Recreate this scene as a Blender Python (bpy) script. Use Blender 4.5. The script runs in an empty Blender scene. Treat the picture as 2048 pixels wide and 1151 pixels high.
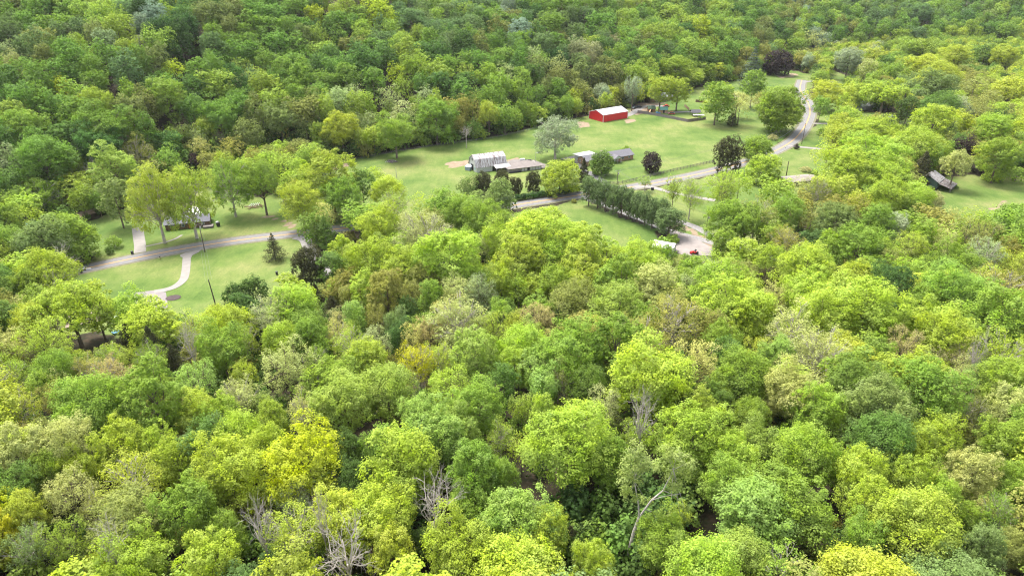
import bpy, math, random
import numpy as np
from mathutils import Vector, Matrix

# ------------------------------------------------------------------ camera, world, sun, exposure
S = bpy.context.scene
COL = S.collection
CAM_H, PITCH, LENS = 105.0, 26.5, 24.0
cam_d = bpy.data.cameras.new("camera"); cam_d.lens = LENS; cam_d.sensor_width = 36
cam_d.clip_start = 1; cam_d.clip_end = 6000
cam = bpy.data.objects.new("camera", cam_d); COL.objects.link(cam)
cam.location = (0, 0, CAM_H); cam.rotation_euler = (math.radians(90 - PITCH), 0, 0)
S.camera = cam
SUN_EL, SUN_AZ = 62.0, -38.0        # degrees; azimuth measured from +Y towards +X
w = bpy.data.worlds.new("World"); S.world = w; w.use_nodes = True
nt = w.node_tree; bg = nt.nodes["Background"]
sky = nt.nodes.new("ShaderNodeTexSky"); sky.sky_type = 'NISHITA'; sky.sun_disc = False
sky.sun_elevation = math.radians(SUN_EL); sky.sun_rotation = math.radians(SUN_AZ)
sky.air_density = 1.0; sky.dust_density = 4.0; sky.ozone_density = 1.0
hs = nt.nodes.new("ShaderNodeHueSaturation"); hs.inputs["Saturation"].default_value = 0.35      # thin high cloud: a paler sky
nt.links.new(sky.outputs[0], hs.inputs["Color"]); nt.links.new(hs.outputs[0], bg.inputs[0]); bg.inputs[1].default_value = 0.115
sl = bpy.data.lights.new("sun", 'SUN'); sl.energy = 1.5; sl.angle = math.radians(24); sl.color = (1, 0.95, 0.86)
so = bpy.data.objects.new("sun", sl); COL.objects.link(so)
_e, _a = math.radians(SUN_EL), math.radians(SUN_AZ)
sdir = Vector((math.cos(_e) * math.sin(_a), math.cos(_e) * math.cos(_a), math.sin(_e)))
so.rotation_euler = sdir.to_track_quat('Z', 'Y').to_euler()
S.view_settings.view_transform = 'Standard'; S.view_settings.look = 'None'
S.view_settings.exposure = 2.15; S.view_settings.gamma = 1.0
S.cycles.max_bounces = 8; S.cycles.diffuse_bounces = 5; S.cycles.transmission_bounces = 3
S.cycles.glossy_bounces = 2; S.cycles.transparent_max_bounces = 4
S.cycles.use_denoising = True; S.cycles.denoiser = 'OPENIMAGEDENOISE'; S.cycles.denoising_input_passes = 'RGB_ALBEDO_NORMAL'; S.cycles.denoising_prefilter = 'NONE'
S.cycles.filter_width = 1.2

# ------------------------------------------------------------------ pixel <-> world
F = 2048 * LENS / 36.0
cp, sp = math.cos(math.radians(PITCH)), math.sin(math.radians(PITCH))
def ray(px, py):
    xc = (px - 1024.0) / F; yc = -(py - 575.5) / F
    return np.array([xc, cp + yc * sp, -sp + yc * cp])
def U(px, py, z=0.0):
    d = ray(px, py); t = (z - CAM_H) / d[2]
    return np.array([d[0] * t, d[1] * t, z])
def proj(p):
    p = np.asarray(p, float)
    x, y, z = p[..., 0], p[..., 1], p[..., 2] - CAM_H
    dep = y * cp - z * sp
    up = y * sp + z * cp
    return 1024 + F * x / dep, 575.5 - F * up / dep, dep

# ------------------------------------------------------------------ terrain height
_bpx = [(-150, 470), (0, 442), (100, 432), (200, 405), (330, 370), (450, 350), (560, 335), (680, 318), (800, 296), (1000, 267),
        (1130, 232), (1240, 212), (1330, 186), (1400, 168), (1480, 158), (1560, 135), (1640, 118), (1760, 104), (1900, 98), (2200, 90)]
_b = np.array([U(*p)[:2] for p in _bpx]); _b = _b[np.argsort(_b[:, 0])]
def sstep(x, a, b):
    t = np.clip((x - a) / (b - a), 0, 1); return t * t * (3 - 2 * t)
def H(x, y):
    x = np.asarray(x, float); y = np.asarray(y, float)
    by = np.interp(x, _b[:, 0], _b[:, 1])
    d = np.maximum(0, (y - by) * 0.85)
    und = np.sin(x * 0.021 + 1.3) * np.cos(y * 0.017 + x * 0.006) + 0.6 * np.sin(x * 0.043 - y * 0.02)
    h = 120 * (1 - np.exp(-d * 0.43 / 120)) * (1 + 0.10 * und * sstep(d, 20, 120)) + 4.0 * und * sstep(d, 30, 140)
    near = 10 * (1 - sstep(y, 95, 215)) + 2.0 * np.sin(x * 0.03) * (1 - sstep(y, 110, 200))
    return np.where(d > 0, h, 0) + np.maximum(near, 0)
def UT(px, py):
    d = ray(px, py); t = 60.0
    while t < 2500:
        p = np.array([0, 0, CAM_H]) + d * t
        if p[2] <= float(H(p[0], p[1])): break
        t += 0.5
    return np.array([p[0], p[1], float(H(p[0], p[1]))])
def inpoly(x, y, poly):
    x = np.asarray(x, float); y = np.asarray(y, float); r = np.zeros(x.shape, bool); n = len(poly)
    for i in range(n):
        x0, y0 = poly[i]; x1, y1 = poly[(i + 1) % n]
        if y0 == y1: continue
        c = ((y0 > y) != (y1 > y)) & (x < (x1 - x0) * (y - y0) / (y1 - y0) + x0)
        r ^= c
    return r

# ------------------------------------------------------------------ materials
def mat(name):
    m = bpy.data.materials.new(name); m.use_nodes = True
    n = m.node_tree; return m, n, n.nodes["Principled BSDF"]
def noise(n, scale, detail=4, coord='Object', stretch=None, rough=0.6):
    tc = n.nodes.new("ShaderNodeTexCoord"); nz = n.nodes.new("ShaderNodeTexNoise")
    nz.inputs["Scale"].default_value = scale; nz.inputs["Detail"].default_value = detail; nz.inputs["Roughness"].default_value = rough
    src = tc.outputs[coord]
    if stretch:
        mp = n.nodes.new("ShaderNodeMapping"); mp.inputs["Scale"].default_value = stretch
        n.links.new(src, mp.inputs[0]); src = mp.outputs[0]
    n.links.new(src, nz.inputs["Vector"]); return nz.outputs["Fac"]
def ramp(n, fac, stops):
    r = n.nodes.new("ShaderNodeValToRGB"); e = r.color_ramp.elements
    while len(e) < len(stops): e.new(0.5)
    for k, (p, c) in enumerate(stops):
        e[k].position = p; e[k].color = (*c, 1) if len(c) == 3 else c
    n.links.new(fac, r.inputs[0]); return r.outputs[0]
def mix(n, f, a, b, mode='MIX'):
    m = n.nodes.new("ShaderNodeMix"); m.data_type = 'RGBA'; m.blend_type = mode
    for sock, v in ((m.inputs[0], f), (m.inputs[6], a), (m.inputs[7], b)):
        if hasattr(v, 'links') or isinstance(v, bpy.types.NodeSocket): n.links.new(v, sock)
        elif isinstance(v, (int, float)): sock.default_value = v
        else: sock.default_value = (*v, 1)
    return m.outputs[2]
_mc = {}
def plain(name, c, rough=0.8, var=0.25, scale=1.5, metal=0.0, stretch=None):
    if name in _mc: return _mc[name]
    m, n, b = mat(name)
    lo = tuple(v * (1 - var) for v in c); hi = tuple(min(1, v * (1 + var)) for v in c)
    n.links.new(ramp(n, noise(n, scale, 5, stretch=stretch), [(0.3, lo), (0.7, hi)]), b.inputs["Base Color"])
    b.inputs["Roughness"].default_value = rough; b.inputs["Metallic"].default_value = metal
    _mc[name] = m; return m

def leaf_mat(name, attr_type):
    m = bpy.data.materials.new(name); m.use_nodes = True; n = m.node_tree; n.nodes.clear()
    out = n.nodes.new("ShaderNodeOutputMaterial")
    at = n.nodes.new("ShaderNodeAttribute"); at.attribute_type = attr_type; at.attribute_name = "leaf_color"
    geo = n.nodes.new("ShaderNodeNewGeometry")
    hsv = n.nodes.new("ShaderNodeHueSaturation")
    def lin(src, a, b):
        q = n.nodes.new("ShaderNodeMapRange"); q.inputs[3].default_value = a; q.inputs[4].default_value = b
        n.links.new(src, q.inputs[0]); return q.outputs[0]
    n.links.new(lin(geo.outputs["Random Per Island"], 0.84, 1.16), hsv.inputs["Value"])
    nf = noise(n, 0.35, 2, coord='Object')
    n.links.new(lin(nf, 0.488, 0.516), hsv.inputs["Hue"])
    nb_ = noise(n, 0.22, 3, coord='Object'); n.links.new(lin(nb_, 0.72, 1.22), hsv.inputs["Saturation"])
    n.links.new(at.outputs["Color"], hsv.inputs["Color"])
    df = n.nodes.new("ShaderNodeBsdfDiffuse"); tr = n.nodes.new("ShaderNodeBsdfTranslucent")
    n.links.new(hsv.outputs[0], df.inputs[0]); n.links.new(hsv.outputs[0], tr.inputs[0])
    ms = n.nodes.new("ShaderNodeMixShader"); ms.inputs[0].default_value = 0.40
    n.links.new(df.outputs[0], ms.inputs[1]); n.links.new(tr.outputs[0], ms.inputs[2])
    n.links.new(ms.outputs[0], out.inputs[0]); return m
M_LEAF = leaf_mat("leaf", 'OBJECT'); M_LEAFG = leaf_mat("leaf_mass", 'GEOMETRY')
M_BARK = plain("bark", (0.13, 0.10, 0.075), 0.9, 0.35, 2.0)
M_BARKL = plain("bark_pale", (0.38, 0.34, 0.30), 0.9, 0.3, 2.0)

# ------------------------------------------------------------------ mesh building
def raw_mesh(name, V, quads=None, tris=None):
    me = bpy.data.meshes.new(name); V = np.asarray(V, np.float32)
    nq = 0 if quads is None else len(quads); ntr = 0 if tris is None else len(tris)
    me.vertices.add(len(V)); me.vertices.foreach_set("co", V.ravel())
    idx = []
    if nq: idx.append(np.asarray(quads, np.int32).ravel())
    if ntr: idx.append(np.asarray(tris, np.int32).ravel())
    idx = np.concatenate(idx)
    me.loops.add(len(idx)); me.loops.foreach_set("vertex_index", idx)
    me.polygons.add(nq + ntr)
    st = np.concatenate([np.arange(nq) * 4, nq * 4 + np.arange(ntr) * 3]).astype(np.int32)
    me.polygons.foreach_set("loop_start", st)
    me.update(calc_edges=True); return me
class MB:
    def __init__(s): s.v = []; s.f = []
    def add(s, vs, fs):
        o = len(s.v); s.v += [tuple(map(float, v)) for v in vs]; s.f += [tuple(i + o for i in f) for f in fs]; return s
    def box(s, x0, x1, y0, y1, z0, z1):
        v = [(x, y, z) for z in (z0, z1) for y in (y0, y1) for x in (x0, x1)]
        return s.add(v, [(0, 2, 3, 1), (4, 5, 7, 6), (0, 1, 5, 4), (2, 6, 7, 3), (0, 4, 6, 2), (1, 3, 7, 5)])
    def prism(s, prof, x0, x1):      # prof: (y,z) outline, extruded along x
        n = len(prof)
        v = [(x0, y, z) for y, z in prof] + [(x1, y, z) for y, z in prof]
        return s.add(v, [tuple(range(n))[::-1], tuple(range(n, 2 * n))] + [(i, (i + 1) % n, n + (i + 1) % n, n + i) for i in range(n)])
    def slab(s, quad, t):            # thick sheet below a quad
        v = list(quad) + [(x, y, z - t) for x, y, z in quad]
        return s.add(v, [(0, 1, 2, 3), (7, 6, 5, 4)] + [(i, i + 4, (i + 1) % 4 + 4, (i + 1) % 4) for i in range(4)])
    def tube(s, pts, rad, n=6):
        pts = [Vector(p) for p in pts]
        if not hasattr(rad, '__len__'): rad = [rad] * len(pts)
        rings = []
        for i, p in enumerate(pts):
            d = (pts[min(i + 1, len(pts) - 1)] - pts[max(i - 1, 0)]).normalized()
            a = d.cross(Vector((0.31, 0.95, 0.05))); 
            if a.length < 1e-3: a = d.cross(Vector((1, 0, 0)))
            a.normalize(); b = d.cross(a)
            rings.append([p + (a * math.cos(2 * math.pi * k / n) + b * math.sin(2 * math.pi * k / n)) * rad[i] for k in range(n)])
        v = [q for r in rings for q in r]; f = []
        for i in range(len(pts) - 1):
            for k in range(n):
                f.append((i * n + k, i * n + (k + 1) % n, (i + 1) * n + (k + 1) % n, (i + 1) * n + k))
        f += [tuple(range(n))[::-1], tuple((len(pts) - 1) * n + k for k in range(n))]
        return s.add(v, f)
    def mesh(s, name, m=None):
        me = bpy.data.meshes.new(name); me.from_pydata(s.v, [], s.f); me.update()
        if m: me.materials.append(m)
        return me
    def build(s, name, m, parent=None):
        o = bpy.data.objects.new(name, s.mesh(name, m)); COL.objects.link(o)
        if parent: o.parent = parent
        return o
def tag(o, label=None, cat=None, group=None, kind=None):
    if label: o["label"] = label
    if cat: o["category"] = cat
    if group: o["group"] = group
    if kind: o["kind"] = kind
    return o
def thing(name, loc, rz=0.0, label=None, cat=None, group=None):
    o = bpy.data.objects.new(name, None); COL.objects.link(o); o.empty_display_size = 0.5
    o.location = loc; o.rotation_euler = (0, 0, rz); return tag(o, label, cat, group)
def site(a, b):
    """ground pixels of a front edge -> (origin, yaw, length); local x runs along the edge, local y away from the camera"""
    p = U(*a); q = U(*b); d = q - p
    return tuple(p), math.atan2(d[1], d[0]), float(np.linalg.norm(d))

# ------------------------------------------------------------------ ground sheet
GRASS = [
 [(60, 600), (150, 533), (380, 492), (605, 458), (665, 560), (640, 600), (560, 640), (440, 660), (340, 690), (200, 690), (60, 640)],
 [(60, 470), (180, 440), (230, 425), (330, 385), (440, 372), (560, 395), (640, 452), (600, 468), (370, 500), (160, 535), (20, 540), (10, 490)],
 [(640, 345), (700, 318), (800, 301), (1000, 271), (1100, 246), (1150, 236), (1240, 222), (1300, 206), (1345, 190), (1400, 174), (1480, 160), (1570, 138),
  (1640, 150), (1600, 210), (1590, 262), (1540, 300), (1440, 338), (1230, 380), (1160, 392), (900, 432), (720, 455), (640, 470), (610, 420)],
 [(1030, 425), (1165, 398), (1345, 478), (1420, 505), (1400, 540), (1280, 545), (1000, 545), (950, 470)],
 [(1230, 392), (1440, 348), (1570, 300), (1660, 296), (1680, 380), (1600, 450), (1500, 500), (1340, 442)],
 [(1800, 375), (1900, 352), (2150, 350), (2150, 470), (1980, 470), (1840, 430)],
 [(1340, 478), (1360, 450), (1520, 520), (1600, 560), (1560, 575), (1420, 520)],
 [(1650, 140), (1700, 150), (1660, 300), (1630, 290), (1640, 215)],
 [(1690, 225), (1790, 225), (1850, 250), (1800, 280), (1700, 260)],
 [(1598, 266), (1634, 250), (1664, 300), (1585, 302)],

]
DIRT = [[(893, 327), (940, 319), (935, 329), (900, 335)], [(1006, 322), (1030, 314), (1046, 318), (1040, 325)], [(1157, 241), (1170, 244), (1184, 253), (1160, 255)],
        [(655, 325), (690, 322), (700, 332), (660, 340)], [(1980, 418), (2015, 399), (2022, 401), (1995, 420)], [(1245, 240), (1270, 236), (1275, 243), (1250, 248)],
        [(1255, 222), (1285, 205), (1330, 206), (1300, 222), (1275, 230)], [(1350, 447), (1380, 455), (1480, 515), (1430, 500)], [(1560, 152), (1600, 146), (1590, 152), (1560, 157)],
        [(100, 455), (180, 428), (240, 412), (240, 402), (170, 420), (95, 446)], [(525, 435), (545, 430), (580, 455), (600, 458), (570, 440)]]
def to_world(poly): return [tuple(U(*p)[:2]) for p in poly]
GRASS_W = [to_world(p) for p in GRASS]; DIRT_W = [to_world(p) for p in DIRT]
gx = np.unique(np.concatenate([np.linspace(-1700, -330, 46), np.arange(-330, 420, 2.5), np.linspace(420, 1700, 44)]))
gy = np.unique(np.concatenate([np.linspace(-120, 60, 20), np.arange(60, 640, 2.5), np.arange(640, 1000, 12), np.linspace(1000, 2600, 40)]))
XX, YY = np.meshgrid(gx, gy); ZZ = H(XX, YY)
wob = 1.6 * np.sin(XX * 0.31 + 2 * np.sin(YY * 0.13)) + 1.4 * np.cos(YY * 0.27 + 2 * np.sin(XX * 0.11))
grass = np.zeros(XX.shape); dirt = np.zeros(XX.shape)
for p in GRASS_W: grass[inpoly(XX + wob, YY + wob, p)] = 1
for p in DIRT_W: dirt[inpoly(XX + wob * 0.4, YY - wob * 0.4, p)] = 1
nx_, ny_ = len(gx), len(gy)
ii, jj = np.meshgrid(np.arange(nx_ - 1), np.arange(ny_ - 1))
q0 = (jj * nx_ + ii).ravel()
quads = np.stack([q0, q0 + 1, q0 + nx_ + 1, q0 + nx_], 1)
me = raw_mesh("ground", np.stack([XX.ravel(), YY.ravel(), ZZ.ravel()], 1), quads)
for nm, arr in (("grass", grass), ("dirt", dirt)):
    a = me.attributes.new(nm, 'FLOAT', 'POINT'); a.data.foreach_set("value", arr.ravel().astype(np.float32))
me.polygons.foreach_set("use_smooth", np.ones(len(me.polygons), bool))
m, n, b = mat("ground")
def attr(n, nm):
    a = n.nodes.new("ShaderNodeAttribute"); a.attribute_type = 'GEOMETRY'; a.attribute_name = nm; return a
big = ramp(n, noise(n, 0.028, 4, rough=0.65), [(0.34, (0.058, 0.108, 0.024)), (0.47, (0.093, 0.145, 0.036)), (0.58, (0.132, 0.170, 0.054)), (0.72, (0.175, 0.188, 0.078))])
med = ramp(n, noise(n, 0.25, 5, stretch=(1.6, 0.5, 1), rough=0.8), [(0.32, (0.80, 0.84, 0.78)), (0.68, (1.20, 1.10, 1.1))])
fine = ramp(n, noise(n, 1.3, 6, rough=0.9), [(0.34, (0.70, 0.73, 0.68)), (0.66, (1.28, 1.22, 1.2))])
g = mix(n, 1.0, mix(n, 1.0, big, med, 'MULTIPLY'), fine, 'MULTIPLY')
floor = ramp(n, noise(n, 0.5, 6, rough=0.75), [(0.30, (0.016, 0.024, 0.010)), (0.5, (0.032, 0.028, 0.017)), (0.7, (0.07, 0.05, 0.035))])
dcol = ramp(n, noise(n, 0.4, 5), [(0.3, (0.16, 0.12, 0.08)), (0.7, (0.27, 0.21, 0.15))])
nzb = noise(n, 0.6, 4)
def soft(a):
    q = n.nodes.new("ShaderNodeMath"); q.operation = 'ADD'; n.links.new(attr(n, a).outputs["Fac"], q.inputs[0])
    q2 = n.nodes.new("ShaderNodeMath"); q2.operation = 'MULTIPLY_ADD'; n.links.new(nzb, q2.inputs[0]); q2.inputs[1].default_value = 1.0; q2.inputs[2].default_value = -0.5
    n.links.new(q2.outputs[0], q.inputs[1]); r = n.nodes.new("ShaderNodeMapRange"); r.inputs[1].default_value = 0.35; r.inputs[2].default_value = 0.65
    n.links.new(q.outputs[0], r.inputs[0]); return r.outputs[0]
c1 = mix(n, soft("grass"), floor, g); c2 = mix(n, soft("dirt"), c1, dcol)
n.links.new(c2, b.inputs["Base Color"]); b.inputs["Roughness"].default_value = 0.95; b.inputs["Specular IOR Level"].default_value = 0.1
me.materials.append(m)
o = bpy.data.objects.new("ground", me); COL.objects.link(o); o["kind"] = "structure"

# ------------------------------------------------------------------ roads and paths (draped sheets)
def catmull(P, n=8):
    P = [np.array(p[:2]) for p in P]; P = [2 * P[0] - P[1]] + P + [2 * P[-1] - P[-2]]; out = []
    for i in range(1, len(P) - 2):
        for k in range(n):
            t = k / n; a, b_, c, d = P[i - 1], P[i], P[i + 1], P[i + 2]
            out.append(0.5 * ((2 * b_) + (c - a) * t + (2 * a - 5 * b_ + 4 * c - d) * t * t + (3 * b_ - a - 3 * c + d) * t ** 3))
    out.append(P[-2]); return out
def strip(name, px, width, z, m, off=0.0, world=None, dash=None):
    L = catmull(world if world is not None else [U(*p) for p in px])
    v = []; f = []
    for i, p in enumerate(L):
        d = L[min(i + 1, len(L) - 1)] - L[max(i - 1, 0)]; d = d / (np.linalg.norm(d) + 1e-9); nn = np.array([-d[1], d[0]])
        wd = width if not callable(width) else width(i / (len(L) - 1))
        for s in (-0.5, 0.5):
            q = p + nn * (off + s * wd); v.append((q[0], q[1], float(H(q[0], q[1])) + z))
    for i in range(len(L) - 1): f.append((2 * i, 2 * i + 2, 2 * i + 3, 2 * i + 1))
    mb = MB(); mb.add(v, f); o = mb.build(name, m); o["kind"] = "structure"; return o
def patch(name, px, z, m):
    v = []; P = [U(*p) for p in px]
    mb = MB(); mb.add([(p[0], p[1], float(H(p[0], p[1])) + z) for p in P], [tuple(range(len(P)))]); o = mb.build(name, m); o["kind"] = "structure"; return o
M_ASPH = plain("asphalt", (0.145, 0.140, 0.139), 0.9, 0.18, 0.6)
M_ASPHD = plain("asphalt_drive", (0.10, 0.096, 0.10), 0.9, 0.2, 0.5)
M_CONC = plain("concrete", (0.20, 0.183, 0.167), 0.85, 0.12, 0.5)
M_GRAV = plain("gravel", (0.19, 0.178, 0.172), 0.95, 0.25, 1.2)
M_SHLD = plain("shoulder", (0.125, 0.12, 0.065), 0.95, 0.35, 0.8)
M_YEL = plain("yellow_paint", (0.50, 0.27, 0.045), 0.7, 0.15, 3)
M_WHT = plain("white_line", (0.20, 0.195, 0.195), 0.7, 0.2, 3)
ROAD = [(60, 557), (150, 541), (260, 518), (370, 497), (480, 480), (600, 466), (700, 455), (800, 443), (900, 431), (1030, 410), (1160, 390), (1270, 373), (1350, 358), (1440, 338),
        (1510, 318), (1560, 297), (1590, 277), (1611, 250), (1620, 225), (1616, 206), (1606, 190), (1600, 176), (1604, 160)]
strip("road_shoulder", ROAD, 10.0, 0.02, M_SHLD)
strip("road", ROAD, 7.4, 0.06, M_ASPH)
for sd in (-0.2, 0.2): strip("road_marking", ROAD, 0.24, 0.09, M_YEL, off=sd)
for sd in (-3.35, 3.35): strip("road_marking", ROAD, 0.12, 0.09, M_WHT, off=sd)
strip("path", [(374, 507), (373, 525), (371, 545), (366, 560), (350, 573), (330, 580), (309, 584)], lambda t: 2.9 if t > 0.06 else 4.6, 0.10, M_CONC)
patch("driveway_apron", [(363, 509), (372, 505), (402, 499), (398, 504), (384, 511), (383, 515), (365, 515)], 0.115, M_CONC)
patch("parking_pad", [(266, 586), (308, 581), (332, 585), (336, 610), (336, 620), (275, 620)], 0.05, plain("pad", (0.17, 0.15, 0.15), 0.9, 0.12, 0.4))
strip("driveway", [(280, 505), (280, 490), (277, 470), (275, 455)], 4.2, 0.10, M_CONC)
strip("footpath", [(290, 493), (310, 489), (335, 483), (352, 477), (364, 470)], 1.1, 0.10, M_CONC)
strip("gravel_lane", [(592, 474), (610, 480), (622, 505), (640, 530), (662, 558), (672, 580)], 4.6, 0.10, M_GRAV)
strip("gravel_lane", [(0, 512), (12, 515), (25, 505), (20, 490)], 8.0, 0.03, M_GRAV)
strip("gravel_drive", [(1160, 394), (1190, 403), (1235, 420), (1290, 442), (1340, 462), (1400, 478), (1440, 490), (1500, 500), (1560, 520), (1620, 540), (1690, 560), (1750, 575)], 4.0, 0.10, M_GRAV)
strip("gravel_drive", [(1340, 438), (1385, 452), (1430, 474), (1490, 495), (1540, 512), (1580, 522)], 4.0, 0.12, M_GRAV)
patch("parking_pad", [(1336, 467), (1352, 463), (1400, 482), (1428, 498), (1420, 512), (1395, 510), (1370, 512), (1340, 500), (1352, 478)], 0.14, plain("pad2", (0.215, 0.187, 0.175), 0.9, 0.12, 0.4))
strip("driveway", [(1270, 374), (1300, 374), (1340, 384), (1380, 392), (1430, 401)], 3.6, 0.10, M_CONC)
strip("driveway", [(1175, 343), (1188, 351), (1203, 361), (1216, 372)], 4.0, 0.10, M_ASPHD)
patch("driveway", [(1121, 318), (1158, 309), (1164, 312), (1163, 322), (1176, 344), (1166, 346), (1152, 326)], 0.13, M_ASPHD)
strip("driveway", [(1576, 291), (1600, 294), (1650, 299)], 3.6, 0.10, M_CONC)
strip("gravel_drive", [(1247, 233), (1262, 228), (1290, 213), (1330, 212)], 5.0, 0.08, M_GRAV)
strip("gravel_drive", [(1330, 226), (1365, 224), (1400, 224)], 4.0, 0.08, M_GRAV)
strip("driveway", [(1604, 165), (1620, 163), (1645, 160)], 3.6, 0.10, M_GRAV)
strip("driveway", [(1625, 247), (1665, 248), (1710, 252)], 3.6, 0.10, M_CONC)
patch("concrete_yard", [(1008, 326), (1026, 319), (1068, 320), (1098, 331), (1098, 334), (1020, 346)], 0.06, plain("yard", (0.14, 0.125, 0.115), 0.9, 0.2, 0.5))
# mulch bed and pond
def ring(cx, cy, rx, ry, n=20):
    c = U(cx, cy); return [(c[0] + rx * math.cos(2 * math.pi * k / n), c[1] + ry * math.sin(2 * math.pi * k / n)) for k in range(n)]
def disc(name, cx, cy, rx, ry, z, m):
    mb = MB(); R_ = ring(cx, cy, rx, ry); mb.add([(x, y, z + float(H(x, y))) for x, y in R_], [tuple(range(len(R_)))]); o = mb.build(name, m); o["kind"] = "structure"; return o
disc("mulch_bed", 347, 597, 2.4, 2.3, 0.12, plain("mulch", (0.045, 0.03, 0.03), 0.95, 0.3, 2))
wm, wn, wb = mat("water"); wb.inputs["Base Color"].default_value = (0.05, 0.07, 0.07, 1); wb.inputs["Roughness"].default_value = 0.06; wb.inputs["Specular IOR Level"].default_value = 1.0
patch("pond_bank", [(340, 692), (375, 680), (402, 676), (406, 700), (388, 716), (348, 710)], 0.03, plain("bank", (0.10, 0.07, 0.05), 0.95, 0.3, 1))
patch("pond", [(342, 694), (376, 682), (398, 680), (402, 700), (388, 715), (350, 708)], 0.06, wm)

# ------------------------------------------------------------------ tree shapes
def unit(v): return v / (np.linalg.norm(v, axis=-1, keepdims=True) + 1e-9)
def leaf_quads(rs, P, N, size):
    """one small bent-free leaf-spray face per point P, facing about N"""
    n = len(P); t = unit(np.cross(N, unit(rs.normal(size=(n, 3))))); b_ = np.cross(N, t)
    s = (size * rs.uniform(0.6, 1.3, n))[:, None]; a = s * rs.uniform(0.6, 1.0, (n, 1))
    V = np.stack([P - t * s - b_ * a * 0.3, P - b_ * a + t * s * 0.2, P + t * s + b_ * a * 0.2, P + b_ * a - t * s * 0.15], 1)
    return V.reshape(-1, 3)
def lobes_round(rs, n, rad, asp, z0, lr, shell=(0.56, 1.0), low=-0.55):
    i = np.arange(n) + 0.5; zz = 1 - (1 - low) * i / n; ph = i * 2.399963 + rs.uniform(0, 6.3)
    d = np.stack([np.sqrt(np.maximum(0, 1 - zz ** 2)) * np.cos(ph), np.sqrt(np.maximum(0, 1 - zz ** 2)) * np.sin(ph), zz], 1)
    d = unit(d + rs.normal(size=d.shape) * 0.16)
    k = rs.uniform(*shell, n) * (1 + 0.13 * np.sin(2 * ph + rs.uniform(0, 6)) + 0.10 * np.sin(3 * ph + rs.uniform(0, 6)))
    C = d * k[:, None] * np.array([rad, rad, rad * asp]); C[:, 2] += z0
    return C, rad * lr * rs.uniform(0.62, 1.38, n)
def crown_points(rs, C, R, nleaf, ntuft, tuft, cen, squash=0.85, up=0.35):
    w_ = R ** 2; cnt = np.maximum(3, (nleaf * w_ / w_.sum()).astype(int)); Ps = []; Ns = []
    for c, r, k in zip(C, R, cnt):
        nt_ = max(2, int(ntuft * (r / R.mean()) ** 2))
        d = unit(rs.normal(size=(nt_ * 3, 3))); out = unit((c - cen)[None])[0]
        sc = d @ (out * 0.7 + np.array([0, 0, up])) + rs.uniform(-0.35, 0.35, len(d)); d = d[np.argsort(-sc)[:nt_ * 2]][rs.permutation(min(nt_ * 2, len(d)))[:nt_]]
        tc = c + d * (r * rs.uniform(0.82, 1.1, (nt_, 1))) * np.array([1, 1, squash])
        which = rs.integers(0, nt_, k); off = rs.normal(size=(k, 3)) * (r * tuft)
        off[:, 2] *= 0.95
        P = tc[which] + off; Ps.append(P); tn = unit(off + 1e-4)
        Ns.append(unit(unit(P - c) * 0.55 + tn * 0.45 + np.array([0, 0, 0.5]) + rs.normal(size=P.shape) * 0.32))
    return np.concatenate(Ps), np.concatenate(Ns)
def limbs(mb, rs, C, R, zt, r0, hb, lean=(0, 0), twig=0, n_limb=14, tw=0.06):
    top = Vector((lean[0], lean[1], zt))
    mb.tube([(0, 0, -0.5), (lean[0] * .1, lean[1] * .1, hb * 0.5), (lean[0] * .35, lean[1] * .35, hb), tuple(top)], [r0 * 1.25, r0, r0 * 0.8, r0 * 0.22], 7)
    order = rs.permutation(len(C))[:n_limb]
    for k in order:
        c = Vector(C[k]); f = rs.uniform(0.0, 0.6); st = Vector((lean[0] * (.35 + .65 * f), lean[1] * (.35 + .65 * f), hb + (zt - hb) * f))
        if st.z > c.z: st.z = max(hb * 0.8, c.z - 1.5)
        midp = st.lerp(c, 0.5) + Vector(rs.normal(size=3)) * 0.4; midp.z += 0.3
        rr = r0 * rs.uniform(0.28, 0.45); mb.tube([st, midp, c], [rr, rr * 0.6, rr * 0.22], 5)
        for _ in range(twig):
            d = Vector(unit(rs.normal(size=3) + np.array([0, 0, 0.6]) + unit((C[k] - C.mean(0)))))
            e = c + d * float(R[k]) * rs.uniform(0.6, 1.15); s2 = midp.lerp(c, rs.uniform(0.2, 1.0))
            mb.tube([s2, s2.lerp(e, 0.5) + Vector(rs.normal(size=3)) * 0.15, e], [rr * 0.3, tw * 0.7, tw * 0.3], 4)
SH = {}     # key -> dict(kind, Rn, zc, Hn, crown high/mid, trunk mesh, low arrays)
def q2mesh(name, V, m):
    me = raw_mesh(name, V, np.arange(len(V)).reshape(-1, 4)); me.materials.append(m); return me
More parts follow.
